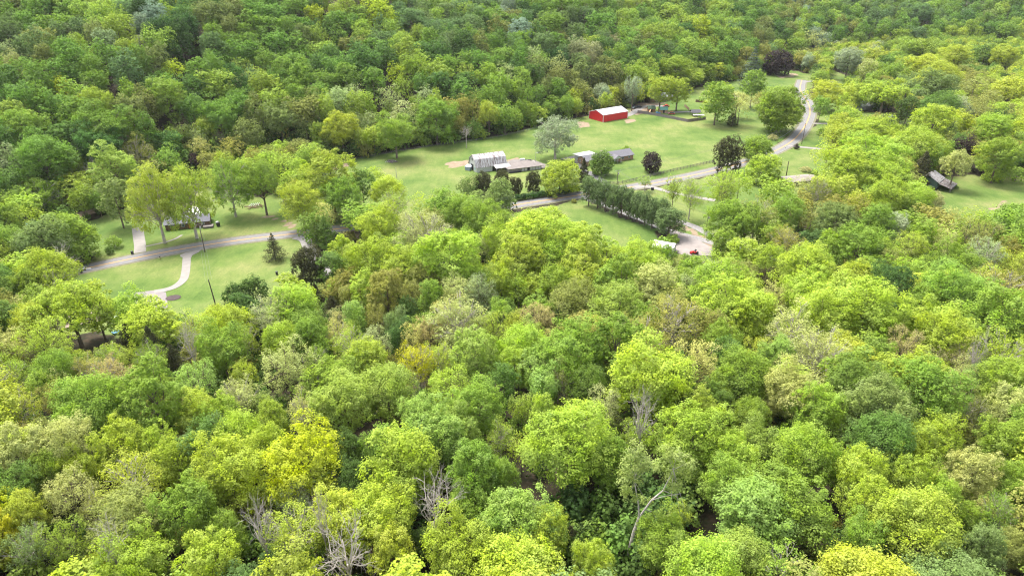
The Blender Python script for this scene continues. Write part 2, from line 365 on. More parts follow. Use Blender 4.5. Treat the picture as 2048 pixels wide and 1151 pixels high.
def shape(key, seed, kind, Rn, Hn, nl, hi, leaf, asp=0.8, lr=0.34, z0=None, low=-0.55, ntuft=16, tuft=0.17, limb=14, twig=0, bark=M_BARK, r0=0.30, hb=None, shell=(0.56, 1.0), lean=(0, 0), tw=0.06, squash=0.95):
    rs = np.random.default_rng(seed)
    z0 = z0 if z0 is not None else Hn - Rn * asp * 1.1
    C, R = lobes_round(rs, nl, Rn, asp, z0, lr, shell, low)
    C[:, 0] += lean[0]; C[:, 1] += lean[1]
    cen = np.array([lean[0], lean[1], z0 - Rn * asp * 0.3])
    if kind != 'sparse' and asp < 1.5:     # a few inner masses
        Ci = rs.normal(size=(5, 3)) * np.array([Rn, Rn, Rn * asp]) * 0.25 + np.array([lean[0], lean[1], z0]); C2 = np.concatenate([C, Ci]); R2 = np.concatenate([R, np.full(5, Rn * lr * 1.2)])
    else: C2, R2 = C, R
    out = dict(kind=kind, Rn=Rn, Hn=Hn, zc=z0)
    for lvl, nq, sz in (("hi", hi, leaf), ("mid", int(hi * 0.45), leaf * 1.4), ("lo", int(hi * 0.16), leaf * 2.1)):
        r2 = np.random.default_rng(seed + 1)
        P, N = crown_points(r2, C2, R2, nq, ntuft, tuft, cen, squash)
        V = leaf_quads(r2, P, N, sz)
        if lvl != "hi": out["V" + lvl] = V
        if lvl != "lo": out[lvl] = q2mesh("crown", V, M_LEAF)
    mb = MB(); limbs(mb, rs, C, R, z0 + Rn * asp * 0.55, r0, hb if hb else Hn * 0.30, lean, twig, limb, tw)
    out["trunk"] = mb.mesh("trunk", bark); SH[key] = out
for k in range(5): shape(f"r{k}", 10 + k, 'round', 5.5, 17.5, 40 + 5 * k, 24000, 0.145, asp=[1.08, 1.22, 1.0, 1.15, 1.3][k], lr=[.33, .29, .36, .30, .28][k], low=-0.85, z0=17.5 - 5.5 * 1.15 - .5, squash=1.12)
for k in range(4): shape(f"o{k}", 30 + k, 'tall', 4.6, 19, 44, 21000, 0.145, asp=[1.55, 1.75, 1.45, 1.65][k], lr=[.33, .3, .36, .28][k], low=-0.9, z0=11, squash=1.25)
for k in range(5): shape(f"s{k}", 50 + k, 'sparse', 5.5, 17, 46, [7600, 9000, 6400, 9600, 7000][k], 0.13, asp=[1.0, 1.2, 1.05, 1.0, 1.3][k], lr=.25, ntuft=14, tuft=.20, limb=34, twig=5, bark=[M_BARKL, M_BARK][k % 2], shell=(0.40, 0.98), z0=10.2, low=-.8, squash=1.2)
shape("v0", 70, 'open', 8.5, 19, 56, 22000, 0.19, asp=.72, lr=.21, low=-0.5, limb=30, twig=3, r0=.5, hb=5, ntuft=18)
shape("v1", 71, 'open', 8.5, 18, 64, 19000, 0.18, asp=.90, lr=.20, low=-0.72, z0=10.4, squash=1.1, limb=38, twig=4, r0=.45, hb=4, ntuft=14, bark=M_BARKL)
shape("f0", 75, 'open', 5.0, 9.5, 22, 8000, 0.19, asp=.45, lr=.30, low=-0.2, limb=16, twig=2, r0=.3, hb=4)
for k in range(3): shape(f"g{k}", 77 + k, 'low', 5.5, 12.5, 44, 17000, 0.19, asp=[1.05, .95, 1.15][k], lr=.31, low=-0.97, z0=[6.4, 6.0, 6.8][k], hb=2, shell=(.58, .92))
shape("p0", 80, 'pear', 3.4, 11.5, 44, 10000, 0.15, asp=1.42, lr=.33, low=-0.97, ntuft=22, shell=(.6,.85), z0=5.9, hb=2.0, r0=.3)
shape("p1", 81, 'pear', 3.4, 11.5, 44, 10000, 0.15, asp=1.36, lr=.35, low=-0.97, ntuft=22, shell=(.6,.85), z0=6.0, hb=2.0, r0=.3)
shape("b0", 85, 'bush', 2.5, 3.4, 16, 2600, 0.17, asp=.75, lr=.42, z0=1.6, hb=.6, r0=.08, low=-.5, limb=6)
shape("b1", 86, 'bush', 2.5, 4.2, 16, 1800, 0.16, asp=.9, lr=.40, z0=2.1, hb=.8, r0=.08, low=-.6, limb=10, twig=3)
shape("e0", 88, 'egg', 2.8, 6.6, 60, 10000, 0.13, asp=1.12, lr=.30, shell=(.72,.84), z0=3.3, hb=.6, r0=.25, low=-.95, ntuft=30)
def conifer(key, seed, Rn, Hn, hi, leaf, power, droop, base=0.08, ragged=0.25, lay=0):
    rs = np.random.default_rng(seed); out = dict(kind='cone', Rn=Rn, Hn=Hn, zc=Hn * 0.45)
    for lvl, nq, sz in (("hi", hi, leaf), ("mid", int(hi * .42), leaf * 1.45), ("lo", int(hi * .14), leaf * 2.3)):
        r2 = np.random.default_rng(seed + 1); nb = 150 if not lay else lay * 9
        hz = np.sort(r2.uniform(0, 1, nb)) if not lay else np.repeat(np.linspace(0, .97, lay), 9) + r2.normal(size=nb) * .008
        az = np.arange(nb) * 2.4 + r2.normal(size=nb) * .3
        Lb = Rn * (1 - np.clip(hz, 0, 1) ** power) * r2.uniform(1 - ragged, 1.08, nb) + 0.15
        wgt = Lb + .3; idx = r2.choice(nb, nq, p=wgt / wgt.sum()); t = np.sqrt(r2.uniform(0.05, 1, nq))
        rr = Lb[idx] * t; zz = Hn * (base + (1 - base) * hz[idx]) + droop * rr + r2.normal(size=nq) * 0.13
        sp_ = r2.normal(size=nq) * (0.16 * rr + .1)
        P = np.stack([rr * np.cos(az[idx]) - sp_ * np.sin(az[idx]), rr * np.sin(az[idx]) + sp_ * np.cos(az[idx]), zz], 1)
        N = unit(np.stack([np.cos(az[idx]), np.sin(az[idx]), np.full(nq, .8)], 1) + r2.normal(size=(nq, 3)) * .5)
        V = leaf_quads(r2, P, N, sz)
        if lvl != "hi": out["V" + lvl] = V
        if lvl != "lo": out[lvl] = q2mesh("crown", V, M_LEAF)
    mb = MB(); mb.tube([(0, 0, -.4), (0, 0, Hn * .5), (0, 0, Hn * .96)], [.28, .16, .03], 6)
    for k in range(16):
        z = Hn * (.12 + .045 * k); a = k * 2.4; L = Rn * (1 - (z / Hn) ** power) * .8
        mb.tube([(0, 0, z), (L * math.cos(a), L * math.sin(a), z + droop * L)], [.06, .02], 4)
    out["trunk"] = mb.mesh("trunk", M_BARK); SH[key] = out
conifer("c0", 90, 2.6, 9.5, 6500, .13, 1.5, .25, base=.05)
conifer("c1", 91, 3.0, 9.0, 6500, .13, 2.2, .30, base=.05, ragged=.35)
conifer("c2", 92, 4.4, 9.5, 4500, .13, 1.0, .02, base=.10, lay=11, ragged=.3)       # open layered cedar
conifer("c3", 93, 7.5, 22, 9000, .22, 1.3, -.05, base=.10, lay=16, ragged=.35)      # blue pine
def bare(key, seed, Hn, spread, rad, bark=M_BARKL, n0=6, depth=4, flat=0.0):
    rs = np.random.default_rng(seed); mb = MB()
    def grow(p, d, L, r, k):
        pts = [p]; dd = Vector(d)
        for _ in range(3):
            dd = (dd + Vector(rs.normal(size=3)) * 0.16 + Vector((0, 0, 0.05 - flat))).normalized(); pts.append(pts[-1] + dd * (L / 3))
        mb.tube(pts, [r, r * .85, r * .7, r * .5], 5 if k > 1 else 4)
        if k <= 0: return
        for j in range(3 if k > 1 else 4):
            nd = (dd + Vector(rs.normal(size=3)) * spread).normalized(); q = pts[rs.integers(1, 4)]
            grow(q, nd, L * rs.uniform(.55, .8), r * .5, k - 1)
    mb.tube([(0, 0, -.5), (0, 0, Hn * .3), (0.1, 0, Hn * .55)], [rad * 1.2, rad, rad * .7], 7)
    for j in range(n0):
        a = j * 2.4 + rs.uniform(-.3, .3); grow(Vector((0, 0, Hn * rs.uniform(.38, .55))), Vector((math.cos(a) * spread, math.sin(a) * spread, .9)).normalized(), Hn * .27, rad * .6, depth - 1)
    SH[key] = dict(kind='bare', Rn=Hn * .27, Hn=Hn, zc=Hn * .74, trunk=mb.mesh("trunk", bark))
bare("n0", 100, 18, .55, .28, n0=8); bare("n1", 101, 18, .8, .27, n0=9, flat=.02); bare("n2", 102, 17, .45, .25, M_BARK)

# leaf base colours
CC = dict(Y=(.50, .52, .03), A=(.355, .43, .055), L=(.335, .44, .052), G=(.23, .335, .048), E=(.148, .235, .046), D=(.092, .155, .038), M=(.29, .40, .078), B=(.205, .275, .078),
          O=(.28, .295, .07), T=(.43, .45, .135), P=(.39, .36, .14), W=(.345, .40, .155), K=(.080, .084, .038), R=(.058, .044, .040), S=(.12, .16, .10), N=(.4, .4, .4), Z=(.30, .36, .20))
# ------------------------------------------------------------------ the trees of the photograph: crown centre px, half width px, colour, shape
TREES = """
295 620 58 L r|8 590 22 E o|42 615 24 T s|60 573 30 G r|110 568 35 L s|20 572 16 R b|68 652 35 A r|15 700 28 T r|95 692 48 L s|150 697 22 L r|212 697 30 L s|300 720 30 G s|258 722 22 L s
170 745 35 O s|225 752 38 P s|112 745 35 G r|28 757 33 L s|85 775 25 L r|125 785 24 T s|105 805 25 O s|38 822 36 A s|180 815 62 G r|310 805 58 G o|390 767 45 M s|388 655 38 A s|450 642 48 L r
445 700 45 G r|490 685 30 A s|487 750 28 L s|475 800 45 T s|400 830 35 A r|445 840 30 L r|590 615 44 L o|545 635 46 W s|672 575 16 L r|700 600 20 O r|730 590 28 L o|775 592 36 O o|820 590 28 O s
862 597 25 G o|812 625 22 D r|917 585 38 T s|957 590 34 W s|912 645 60 T s|860 668 35 P s|672 637 18 P s|707 640 24 M r|752 642 25 O s|792 652 22 B r|800 680 25 D r|567 685 35 L r|620 680 34 G o
675 672 30 T s|705 695 40 A s|750 695 32 W s|737 730 40 A r|575 742 50 T s|632 728 34 G s|825 685 28 T s|837 728 40 Y s|882 720 35 A s|1000 637 22 G r|987 667 35 A s|947 716 38 M o|897 780 50 L s|1002 722 28 L r
1007 775 28 E r|690 812 56 M r|775 782 50 M r|607 830 35 T s|527 822 26 B r|545 842 30 A r|837 840 36 M r|910 845 38 M r|957 818 50 G r|1037 580 28 L s|1110 575 36 G r|1145 610 45 O r|1170 575 35 A r|1230 580 46 G r
1237 627 55 M r|1312 580 45 T r|1077 640 35 P s|1125 645 20 D r|1030 650 28 A s|1285 655 30 G r|1350 652 64 O s|1275 682 54 O s|1386 580 30 W s|1440 575 50 L r|1470 620 60 L r|1500 642 45 L r|1437 690 35 G r
1450 724 28 E r|1049 695 40 L r|1060 680 28 M r|1110 687 25 T s|1144 712 60 G r|1230 702 50 G r|1070 745 28 M o|1090 780 28 M o|1030 737 30 L r|1125 770 35 O s|1175 774 35 E r|1297 758 78 L r|1390 735 48 T s
1487 757 52 G r|1512 715 30 A s|1449 777 35 G r|1045 817 28 A s|1084 830 22 L r|1117 837 22 L r|1209 822 38 W s|1322 822 28 L s|1400 837 35 A r|1500 837 32 G r|1425 805 30 E r|1562 600 40 T s|1650 642 58 L r
1730 622 70 L r|1618 600 45 L r|1786 580 46 D r|1812 592 20 P s|1900 590 60 G r|2000 580 52 O s|1845 615 40 G r|1992 642 56 G r|1850 642 28 L r|1886 677 52 L r|1581 662 52 T s|1636 712 62 T s|1556 722 35 M r
1753 712 28 G o|1770 747 20 A r|1806 702 38 P s|1861 729 26 P s|1921 722 32 P s|2005 712 50 L s|1581 792 48 T r|1711 782 58 E r|1848 787 64 G r|1911 769 35 T s|1956 762 28 B r|2006 779 50 G r|2023 824 38 T r
1743 824 60 B r|1636 827 45 L r|1936 824 32 O s|88 870 30 O s|45 880 28 O s|175 867 38 G r|125 898 52 T r|38 930 42 T r|20 988 46 E r|118 920 32 B r|95 950 36 G r|162 950 32 L r|240 900 40 L r|315 900 35 L r
140 990 52 T s|270 970 62 A s|357 932 42 L r|462 950 68 L r|475 880 45 L r|372 1030 48 G o|457 1075 36 G r|20 1030 36 Y r|52 1045 40 A r|12 1075 30 Y r|205 1030 40 O s|62 1105 46 B s|137 1100 46 G s|270 1130 60 L r
205 1128 24 Y r|425 1142 50 L r|607 925 70 Y r|537 900 36 L r|700 912 34 D r|712 970 38 D r|807 935 66 L r|752 912 32 G r|875 880 50 M r|925 870 35 M r|945 955 46 G r|1002 880 30 A s|1000 960 32 G r|592 1012 35 W s
587 1075 62 A s|762 1050 62 L r|782 1115 40 A r|917 1105 60 L r|937 1025 35 G r|975 1012 25 L r|1010 1062 46 G r|850 1087 26 E r|550 1118 26 D r|1044 900 28 A s|1137 900 74 L r|1224 925 40 G r
1044 1052 60 M r|1094 1072 44 L r|1274 875 34 L s|1386 880 64 L r|1461 920 45 L r|1454 970 45 G r|1514 895 36 M r|1329 1095 50 G r|1186 1130 36 L r|1360 1035 26 L s|1486 1125 50 M r
1598 907 52 L r|1656 925 32 L r|1716 950 45 L r|1761 887 54 E r|1861 895 46 L r|1831 962 38 L r|1781 957 25 G r|2011 900 50 G r|2023 975 36 G r|1941 955 42 T r|1966 1020 28 T r|1736 1005 44 L r|1881 1000 32 L r
1931 1037 30 G r|1836 1055 70 A r|1998 1030 36 G s|2043 1038 22 B r|1961 1110 38 B r|2028 1100 32 O r|1723 1087 36 G r|27 330 24 W o|88 317 50 G r|200 292 42 E r|22 402 22 L s|12 370 28 E r|155 330 14 A r
225 342 42 M o|232 397 30 B r|195 402 15 G r|275 310 35 O s|337 327 27 G r|400 295 22 T s|462 300 30 O s|95 545 45 L r|602 402 35 A r|567 330 30 L s|620 322 22 G r|662 355 45 A r|687 392 35 G r|725 372 28 E r
745 337 28 L s|777 380 32 L r|700 402 20 P s|680 492 28 L r|787 412 35 M s|845 412 30 A s|882 372 28 G s|937 372 20 B r|1000 387 27 B r|757 457 40 L r|850 467 54 W s|975 443 42 G r|962 497 30 W s
750 524 48 L r|800 547 38 A r|900 524 55 L r|807 497 30 W s|1007 487 40 L r|1087 437 50 L r|1144 447 40 L r|1049 434 35 L s|1186 459 28 W s|1119 469 40 L r|1062 487 55 L r|1164 499 45 L r|1044 524 45 A r
1164 534 42 A r|1099 524 40 L r|1274 479 28 L r|1229 514 50 L s|1286 512 30 L r|1331 514 20 G r|1370 511 9 G r|1291 534 40 L r|1434 532 55 L s|1356 524 18 O s|1326 482 15 G b|1444 372 35 L s|1479 367 30 L s
1454 444 40 G r|1511 437 45 O s|1748 317 55 L r|1696 337 45 L r|1776 352 35 L r|1656 310 30 L s|1831 292 40 A r|1861 315 22 G r|1676 382 25 A r|1631 387 32 O s
1588 377 25 T s|1551 374 28 L r|1711 414 28 O s|1773 392 40 L r|1831 394 35 L r|1866 409 18 P r|1906 434 25 T s|1941 434 28 L s|1981 444 30 L s|2031 414 25 G r|1573 424 32 G r|1671 449 38 B r|1623 437 20 T s
1753 449 32 G r|1791 459 27 Z r|1846 474 28 L r|1716 499 45 G r|1823 494 35 A s|1786 534 30 O s|1573 487 35 O s|1886 492 25 T s|1906 534 42 G r|1971 514 38 W s|1961 479 35 O s|2023 449 30 G r|2020 499 28 O s
1611 544 52 L r|1711 557 28 A r|2023 537 30 A s|1661 499 30 G r|1998 312 35 G r|1931 299 20 R r|1536 566 22 K r
15 70 35 B r|22 15 22 O r|82 10 25 G r|172 32 27 A r|235 60 28 A r|210 85 22 W r|155 90 18 A r|147 72 12 P r|360 15 15 Y r|310 35 26 Z r|312 62 22 D r|255 25 25 B r|410 30 28 O r|317 87 28 A r|283 92 10 P r
347 110 18 D r|70 70 20 G r|120 68 20 B r|160 60 20 B r|260 105 20 A r|112 95 18 G r|50 95 20 B r|15 110 20 T r|20 130 20 T r|50 147 28 G r|125 147 28 G r|90 118 20 O r|255 145 28 B o|345 140 25 Y s|310 122 25 O r
210 120 25 G r|125 180 22 Y s|80 197 26 G r|15 170 28 E r|195 170 22 G r|175 188 16 T s|190 212 32 A r|215 257 50 G r|40 255 35 A r|88 260 22 A r|332 197 32 A r|292 212 25 O r|260 195 20 L r|435 175 30 A r
440 237 35 G r|485 140 24 A s|400 150 24 G o|430 125 20 G r|465 92 22 G r|500 95 20 G r|482 160 16 T s|410 260 20 A r|362 267 22 O s|400 277 20 T s|475 220 30 G r|757 27 28 Y r|629 32 18 Y r|692 12 20 A r
822 50 38 B r|527 172 30 A r|537 130 28 G r|792 152 22 Y s|704 190 24 T s|747 165 22 G o|869 150 30 A r|814 112 25 A r|872 235 40 G r|979 225 20 A r|732 245 25 T s|682 257 32 A r|790 265 35 G r|807 232 30 W s
612 262 20 O s|674 140 28 G r|729 130 30 E r|640 270 20 G r|567 145 25 G o|600 60 24 G r|560 240 30 O r|640 190 18 G o|1010 232 22 G r|1843 25 35 B r|2011 62 28 G r|1698 122 38 Z r|1751 112 22 A r|1561 214 46 G r
1656 175 32 A r|1668 267 28 A s|1751 250 45 L r|1817 217 22 D r|1868 172 40 B r|1881 150 42 A r|1881 215 35 E r|1908 215 22 Z r|1961 225 30 O s|1948 175 30 O s|2018 180 28 A r
1866 250 35 L r|1918 250 27 A r|1986 262 33 L r|1848 100 25 G r|1911 112 38 A r|1971 108 30 E r|2011 115 35 A r|1848 135 35 A r|1786 145 18 G r|1736 140 15 T r|1623 80 25 T s|1818 100 22 G r|1507 170 26 G r|1523 200 22 O s
1480 215 22 T s|1435 200 30 G r|1400 60 30 Y r|1340 30 28 A r|1380 100 28 A r|1320 70 26 A r|1260 150 22 A r|1200 50 30 G r|1100 50 28 G r|1042 62 26 Z r|1092 45 18 B r|1090 80 14 R r|1150 70 22 B r|1350 140 32 G r|1450 105 22 G r|1225 85 14 P r|1010 150 22 T s
"""
# open-ground trees: base px, top y px, half width px, colour, shape key, name kind
OPEN = [  # bx, by, topy, halfw, colour, shape, kind, label
 (167, 702, 572, 66, 'L', 'v0', 't', "lone spreading lime green oak with dark forked trunk beside the parking pad"),
 (330, 486, 330, 52, 'A', 'v1', 't', "big yellowish green tree standing in front of the grey roofed roadside house, left of two"),
 (394, 477, 332, 50, 'L', 'v1', 't', "big lime green tree standing in front of the grey roofed roadside house, right of two"),
 (472, 434, 320, 42, 'G', 'v1', 't', "dark trunked green shade tree on the lawn behind the grey roofed house"),
 (534, 430, 325, 36, 'G', 'v0', 't', "green tree with tall pale trunk beside the creek bank at the lawn's end"),
 (95, 430, 358, 40, 'G', 'v1', 't', "flat topped green tree with pale forked trunks over the creek bank"),
 (150, 520, 424, 50, 'G', 'g1', 't', "dense green tree hiding the road's left end"),
 (108, 545, 446, 44, 'B', 'g2', 't', "pale grey green tree in front of the dense tree at the road's left end"),
 (35, 525, 448, 27, 'G', 'g0', 't', "small green tree beside the green roofed shed"),
 (924, 484, 390, 34, 'G', 'r4', 't', "dark trunked green tree standing in front of the road below the white barn"),
 (1110, 318, 234, 44, 'Z', 'v1', 't', "silvery grey green maple in the pasture above the brick house"),
 (1203, 350, 301, 21, 'E', 'e0', 't', "round dense bright green tree in front of the brick house"),
 (1302, 344, 302, 17.5, 'R', 'e0', 't', "dark purple brown egg shaped tree alone on the brick house lawn"),
 (1119, 388, 316, 35, 'A', 'g1', 't', "wide lime green tree between the low shed and the brick house driveway"),
 (1377, 439, 354, 22, 'L', 's0', 't', "thin airy lime tree on the grass right of the pear row"),
 (1343, 422, 350, 16, 'L', 's1', 't', "thin half bare tree on the grass just beyond the pear row"),
 (1289, 383, 350, 15, 'M', 's2', 't', "small half bare tree between the road and the side lane"),
 (1440, 440, 340, 26, 'L', 's1', 't', "airy lime tree at the edge of the wood by the pale branch drive"),
 (1483, 505, 408, 42, 'G', 'v0', 't', "green spreading tree with dark bare trunk beside the gravel lane"),
 (1898, 378, 300, 27, 'T', 'v0', 't', "airy yellowish tree beside the weathered tin roofed barn"),
 (1263, 222, 141, 19, 'Z', 's3', 't', "pale grey green airy tree behind the red barn"),
 (1318, 222, 145, 22, 'A', 'o0', 't', "yellow green tree behind the grey board fence, left of a pair"),
 (1352, 222, 150, 22, 'A', 'o2', 't', "yellow green tree behind the grey board fence, right of a pair"),
 (1511, 326, 268, 29, 'G', 'g0', 't', "round green tree beside the road, right of the large dark cedar"),
 (1523, 366, 305, 30, 'L', 'g1', 't', "lime tree beside the road, just below the round green one"),
 (1434, 243, 164, 25, 'L', 'r1', 't', "lime tree at the right end of the grey board fence"),
 (1470, 236, 175, 24, 'T', 's3', 't', "pale yellowish airy tree hiding the small orange walled house"),
 (1553, 262, 166, 40, 'G', 'g0', 't', "large dense green tree inside the bend of the road"),
 (1758, 235, 168, 38, 'L', 'f0', 't', "flat spreading lime tree over the grey roofed farmyard house"),
 (978, 273, 204, 20, 'A', 'v0', 't', "small yellowish tree with pale trunk at the edge of the far pasture"),
 (1376, 400, 352, 18, 'W', 's2', 't', "thin pale budding tree beside the pale branch drive"),
 (551, 520, 465, 27, 'K', 'c2', 'c', "open layered dark cedar alone on the mown lawn"),
 (178, 524, 486, 14, 'K', 'c2', 'c', "small dark cedar beside the left end of the road"),
 (624, 575, 498, 29, 'K', 'g2', 'c', "broad dark cedar beside the gravel lane at the lawn's edge"),
 (655, 500, 432, 20, 'E', 'c1', 'c', "dark green cedar at the corner of the road and gravel lane"),
 (272, 722, 642, 25, 'K', 'c1', 'c', "brown green cedar right of the big forked oak"),
 (318, 745, 650, 22, 'K', 'c1', 'c', "brown green cedar beside the pond"),
 (355, 755, 685, 21, 'K', 'c1', 'c', "brown green cedar just below the pond"),
 (667, 635, 590, 18, 'K', 'c1', 'c', "squat dark cedar below the gravel lane's lower end"),
 (635, 615, 565, 16, 'K', 'c0', 'c', "narrow dark cedar touching the gravel lane's lower end"),
 (968, 405, 340, 20, 'K', 'g1', 'c', "dark cedar just below the white barn, tallest there"),
 (1003, 385, 338, 15, 'K', 'g0', 'c', "dark cedar below the low shed beside the white barn"),
 (1066, 388, 345, 13, 'K', 'g2', 'c', "dark narrow cedar behind the roadside hedge"),
 (1032, 392, 352, 12, 'K', 'g0', 'c', "dark narrow cedar at the hedge's left part"),
 (1166, 372, 315, 14, 'K', 'c0', 'c', "dark green cedar at the driveway of the brick house"),
 (1452, 345, 277, 25, 'K', 'g2', 'c', "large dark purplish cedar beside the road at the fence end"),
 (1463, 252, 225, 13, 'K', 'c1', 'c', "low round dark cedar at the pasture's right corner"),
 (1835, 375, 302, 22, 'K', 'c1', 'c', "brown cedar beside the weathered tin roofed barn"),
 (1797, 246, 185, 9, 'K', 'c0', 'c', "tall narrow dark cedar beside the farmyard house"),
 (1499, 178, 90, 27, 'S', 'c3', 'c', "large blue green pine with layered boughs at the hill foot"),
 (1553, 150, 98, 25, 'R', 'e0', 't', "dark plum purple leaved round tree at the hill foot"),
 (1946, 200, 165, 14, 'R', 'b1', 't', "dull reddish budding tree in the right hand wood"),
 (395, 345, 305, 20, 'R', 'r2', 't', "dark maroon leaved tree behind the big roadside trees"),
]
CEDX = [(1136, 1120, 1050, 34, 'K', 'c1', 'c', "olive brown young tree in the dark gap beside the leaning pale trunk"), (250, 820, 778, 9, 'K', 'c0', 'c', "tiny dark cedar in the red soil gap")]
BARES = [(378, 680, 20, 'n0', "thin bare tree in front of the pond"), (217, 1080, 30, 'n0', "bare pale grey tree near the bottom left corner"), (522, 1045, 30, 'n0', "bare pale grey tree left of the yellowish airy tree at the bottom"), (690, 1092, 48, 'n1', "largest bare white branched tree at the bottom edge"),
         (872, 1002, 44, 'n0', "bare grey branched tree above the bottom middle"), (1285, 825, 26, 'n0', "bare grey tree below the big round lime tree"), (180, 335, 16, 'n1', "bare grey tree at the foot of the left hillside"),
         (225, 176, 16, 'n2', "dead brown grey tree on the upper left hillside"), (118, 515, 26, 'n1', "bare grey branched tree at the left end of the road"), (630, 125, 12, 'n0', "dead grey tree high on the middle hillside"),
         (1958, 694, 15, 'n1', "small grey bare tree between two lime trees at the right"), (437, 275, 14, 'n2', "dead forked tree on the left hillside"), (642, 1030, 18, 'n0', "bare grey tree right of the vivid yellow tree"), (932, 262, 10, 'n0', "bare pale tree at the pasture's back edge")]
SHRUBS = [(230, 494, 22, 14, 'G', 'b1', "tall pale green weeping shrub on the roadside lawn"), (221, 508, 14, 7, 'E', 'b0', "small dark shrub beside the weeping shrub"), (474, 605, 32, 20, 'D', 'b0', "dark evergreen shrub at the lower edge of the mown lawn, left of two"),
          (508, 598, 36, 26, 'D', 'b0', "large dark evergreen shrub at the lower edge of the mown lawn"), (432, 630, 18, 14, 'O', 'b0', "olive shrub at the foot of the leaning pole"), (1983, 362, 20, 17, 'L', 'b0', "lime shrub at the edge of the far right lawn"),
          (2030, 362, 28, 20, 'G', 'b1', "green shrub at the far right edge of the lawn"), (1592, 298, 9, 5, 'R', 'b0', "small reddish shrub at the roadside drive"), (1610, 343, 10, 10, 'P', 'b1', "pale pinkish shrub beside the tan roof"), (1628, 349, 8, 6, 'E', 'b0', "dark green shrub beside the tan roof"),
          (1148, 405, 6, 5, 'O', 'b0', "low brownish bush on the road verge by the pear row"), (1808, 258, 9, 8, 'E', 'b0', "dark round shrub below the farmyard"), (1180, 326, 10, 7, 'E', 'b0', "dark shrub against the brick house's left end"), (1229, 327, 5, 5, 'E', 'b0', "low shrub beside the brick house's porch"),
          (1176, 212, 24, 16, 'O', 'b1', "brownish bush at the hill foot left of the red barn"), (1345, 485, 14, 12, 'G', 'b0', "green shrub at the corner of the parking pad"), (1910, 376, 5, 5, 'E', 'b0', "dark shrub at the weathered barn's right corner"), (1545, 280, 10, 9, 'P', 'b1', "tan shrub beside the guard rail"),
          (1645, 270, 12, 11, 'G', 'b0', "green roadside bush below the road bend"), (672, 442, 16, 13, 'T', 'b1', "greyish budding shrub at the road's edge"), (1252, 302, 9, 7, 'G', 'b0', "small green bush behind the brick house")]
KEEP = [
 [(1115, 1015), (1238, 1015), (1250, 1145), (1105, 1145)], [(1222, 965), (1365, 965), (1365, 1030), (1290, 1045), (1275, 1145), (1222, 1145)],
 [(1095, 414), (1165, 403), (1310, 475), (1280, 480), (1225, 478), (1180, 455)], [(1590, 180), (1626, 180), (1632, 240), (1600, 290), (1590, 280)],
 [(165, 562), (370, 520), (598, 483), (596, 540), (560, 575), (500, 565), (470, 585), (440, 612), (385, 625), (345, 600), (250, 578), (165, 572)],
 [(158, 545), (400, 480), (610, 455), (640, 465), (400, 500), (165, 550)],
 [(445, 440), (480, 425), (560, 440), (600, 455), (400, 488), (230, 508), (195, 500), (200, 470), (260, 450), (275, 470), (400, 470)],
 [(700, 325), (880, 295), (1060, 268), (1160, 240), (1410, 240), (1480, 250), (1500, 268), (1430, 285), (1420, 325), (1230, 362), (1200, 350), (1130, 330), (1090, 345), (1010, 348), (960, 345), (925, 350), (870, 378), (820, 388), (795, 360), (760, 330)],
 [(1035, 405), (1130, 390), (1165, 384), (1165, 398), (1030, 415)], [(645, 448), (722, 442), (724, 466), (645, 474)],
 [(1130, 408), (1165, 400), (1340, 475), (1310, 478), (1290, 470), (1255, 468), (1215, 450)],
 [(1155, 345), (1210, 355), (1340, 425), (1355, 470), (1330, 478), (1200, 420), (1160, 400)],
 [(1215, 372), (1420, 330), (1440, 340), (1290, 385), (1340, 388), (1420, 400), (1405, 440), (1360, 445), (1300, 400)],
 [(1340, 475), (1420, 498), (1400, 512), (1345, 500)], [(1350, 440), (1410, 465), (1440, 480), (1420, 485), (1350, 455)],
 [(1555, 305), (1630, 302), (1625, 345), (1565, 355)], [(1545, 300), (1595, 285), (1628, 230), (1622, 200), (1605, 205), (1600, 250)], [(1600, 292), (1650, 296), (1650, 303), (1600, 300)],
 [(1850, 352), (1900, 340), (1960, 365), (2048, 385), (2048, 402), (1980, 415), (1900, 402), (1905, 385), (1850, 380)],
 [(1255, 205), (1300, 200), (1410, 222), (1410, 245), (1280, 232)], [(1378, 180), (1412, 175), (1415, 212), (1380, 206)], [(1600, 150), (1640, 158), (1640, 170), (1600, 165)], [(1598, 170), (1626, 170), (1626, 200), (1600, 200)],
 [(345, 695), (400, 683), (400, 705), (350, 710)], [(1380, 500), (1398, 500), (1398, 512), (1380, 512)], [(1425, 494), (1445, 494), (1445, 506), (1425, 506)],
 [(265, 582), (335, 585), (335, 600), (270, 590)], [(140, 650), (195, 650), (190, 700), (150, 700)], [(215, 655), (240, 655), (245, 690), (215, 690)], [(775, 225), (776, 225), (776, 226)], [(1720, 150), (1732, 150), (1732, 160), (1720, 160)], [(1720, 205), (1750, 205), (1750, 218), (1720, 218)], [(1765, 222), (1795, 228), (1795, 240), (1765, 236)], [(1765, 94), (1785, 94), (1785, 100), (1765, 100)],
 [(360, 430), (412, 430), (430, 450), (415, 460), (330, 460), (335, 445)], [(55, 455), (85, 455), (85, 465), (55, 465)]]
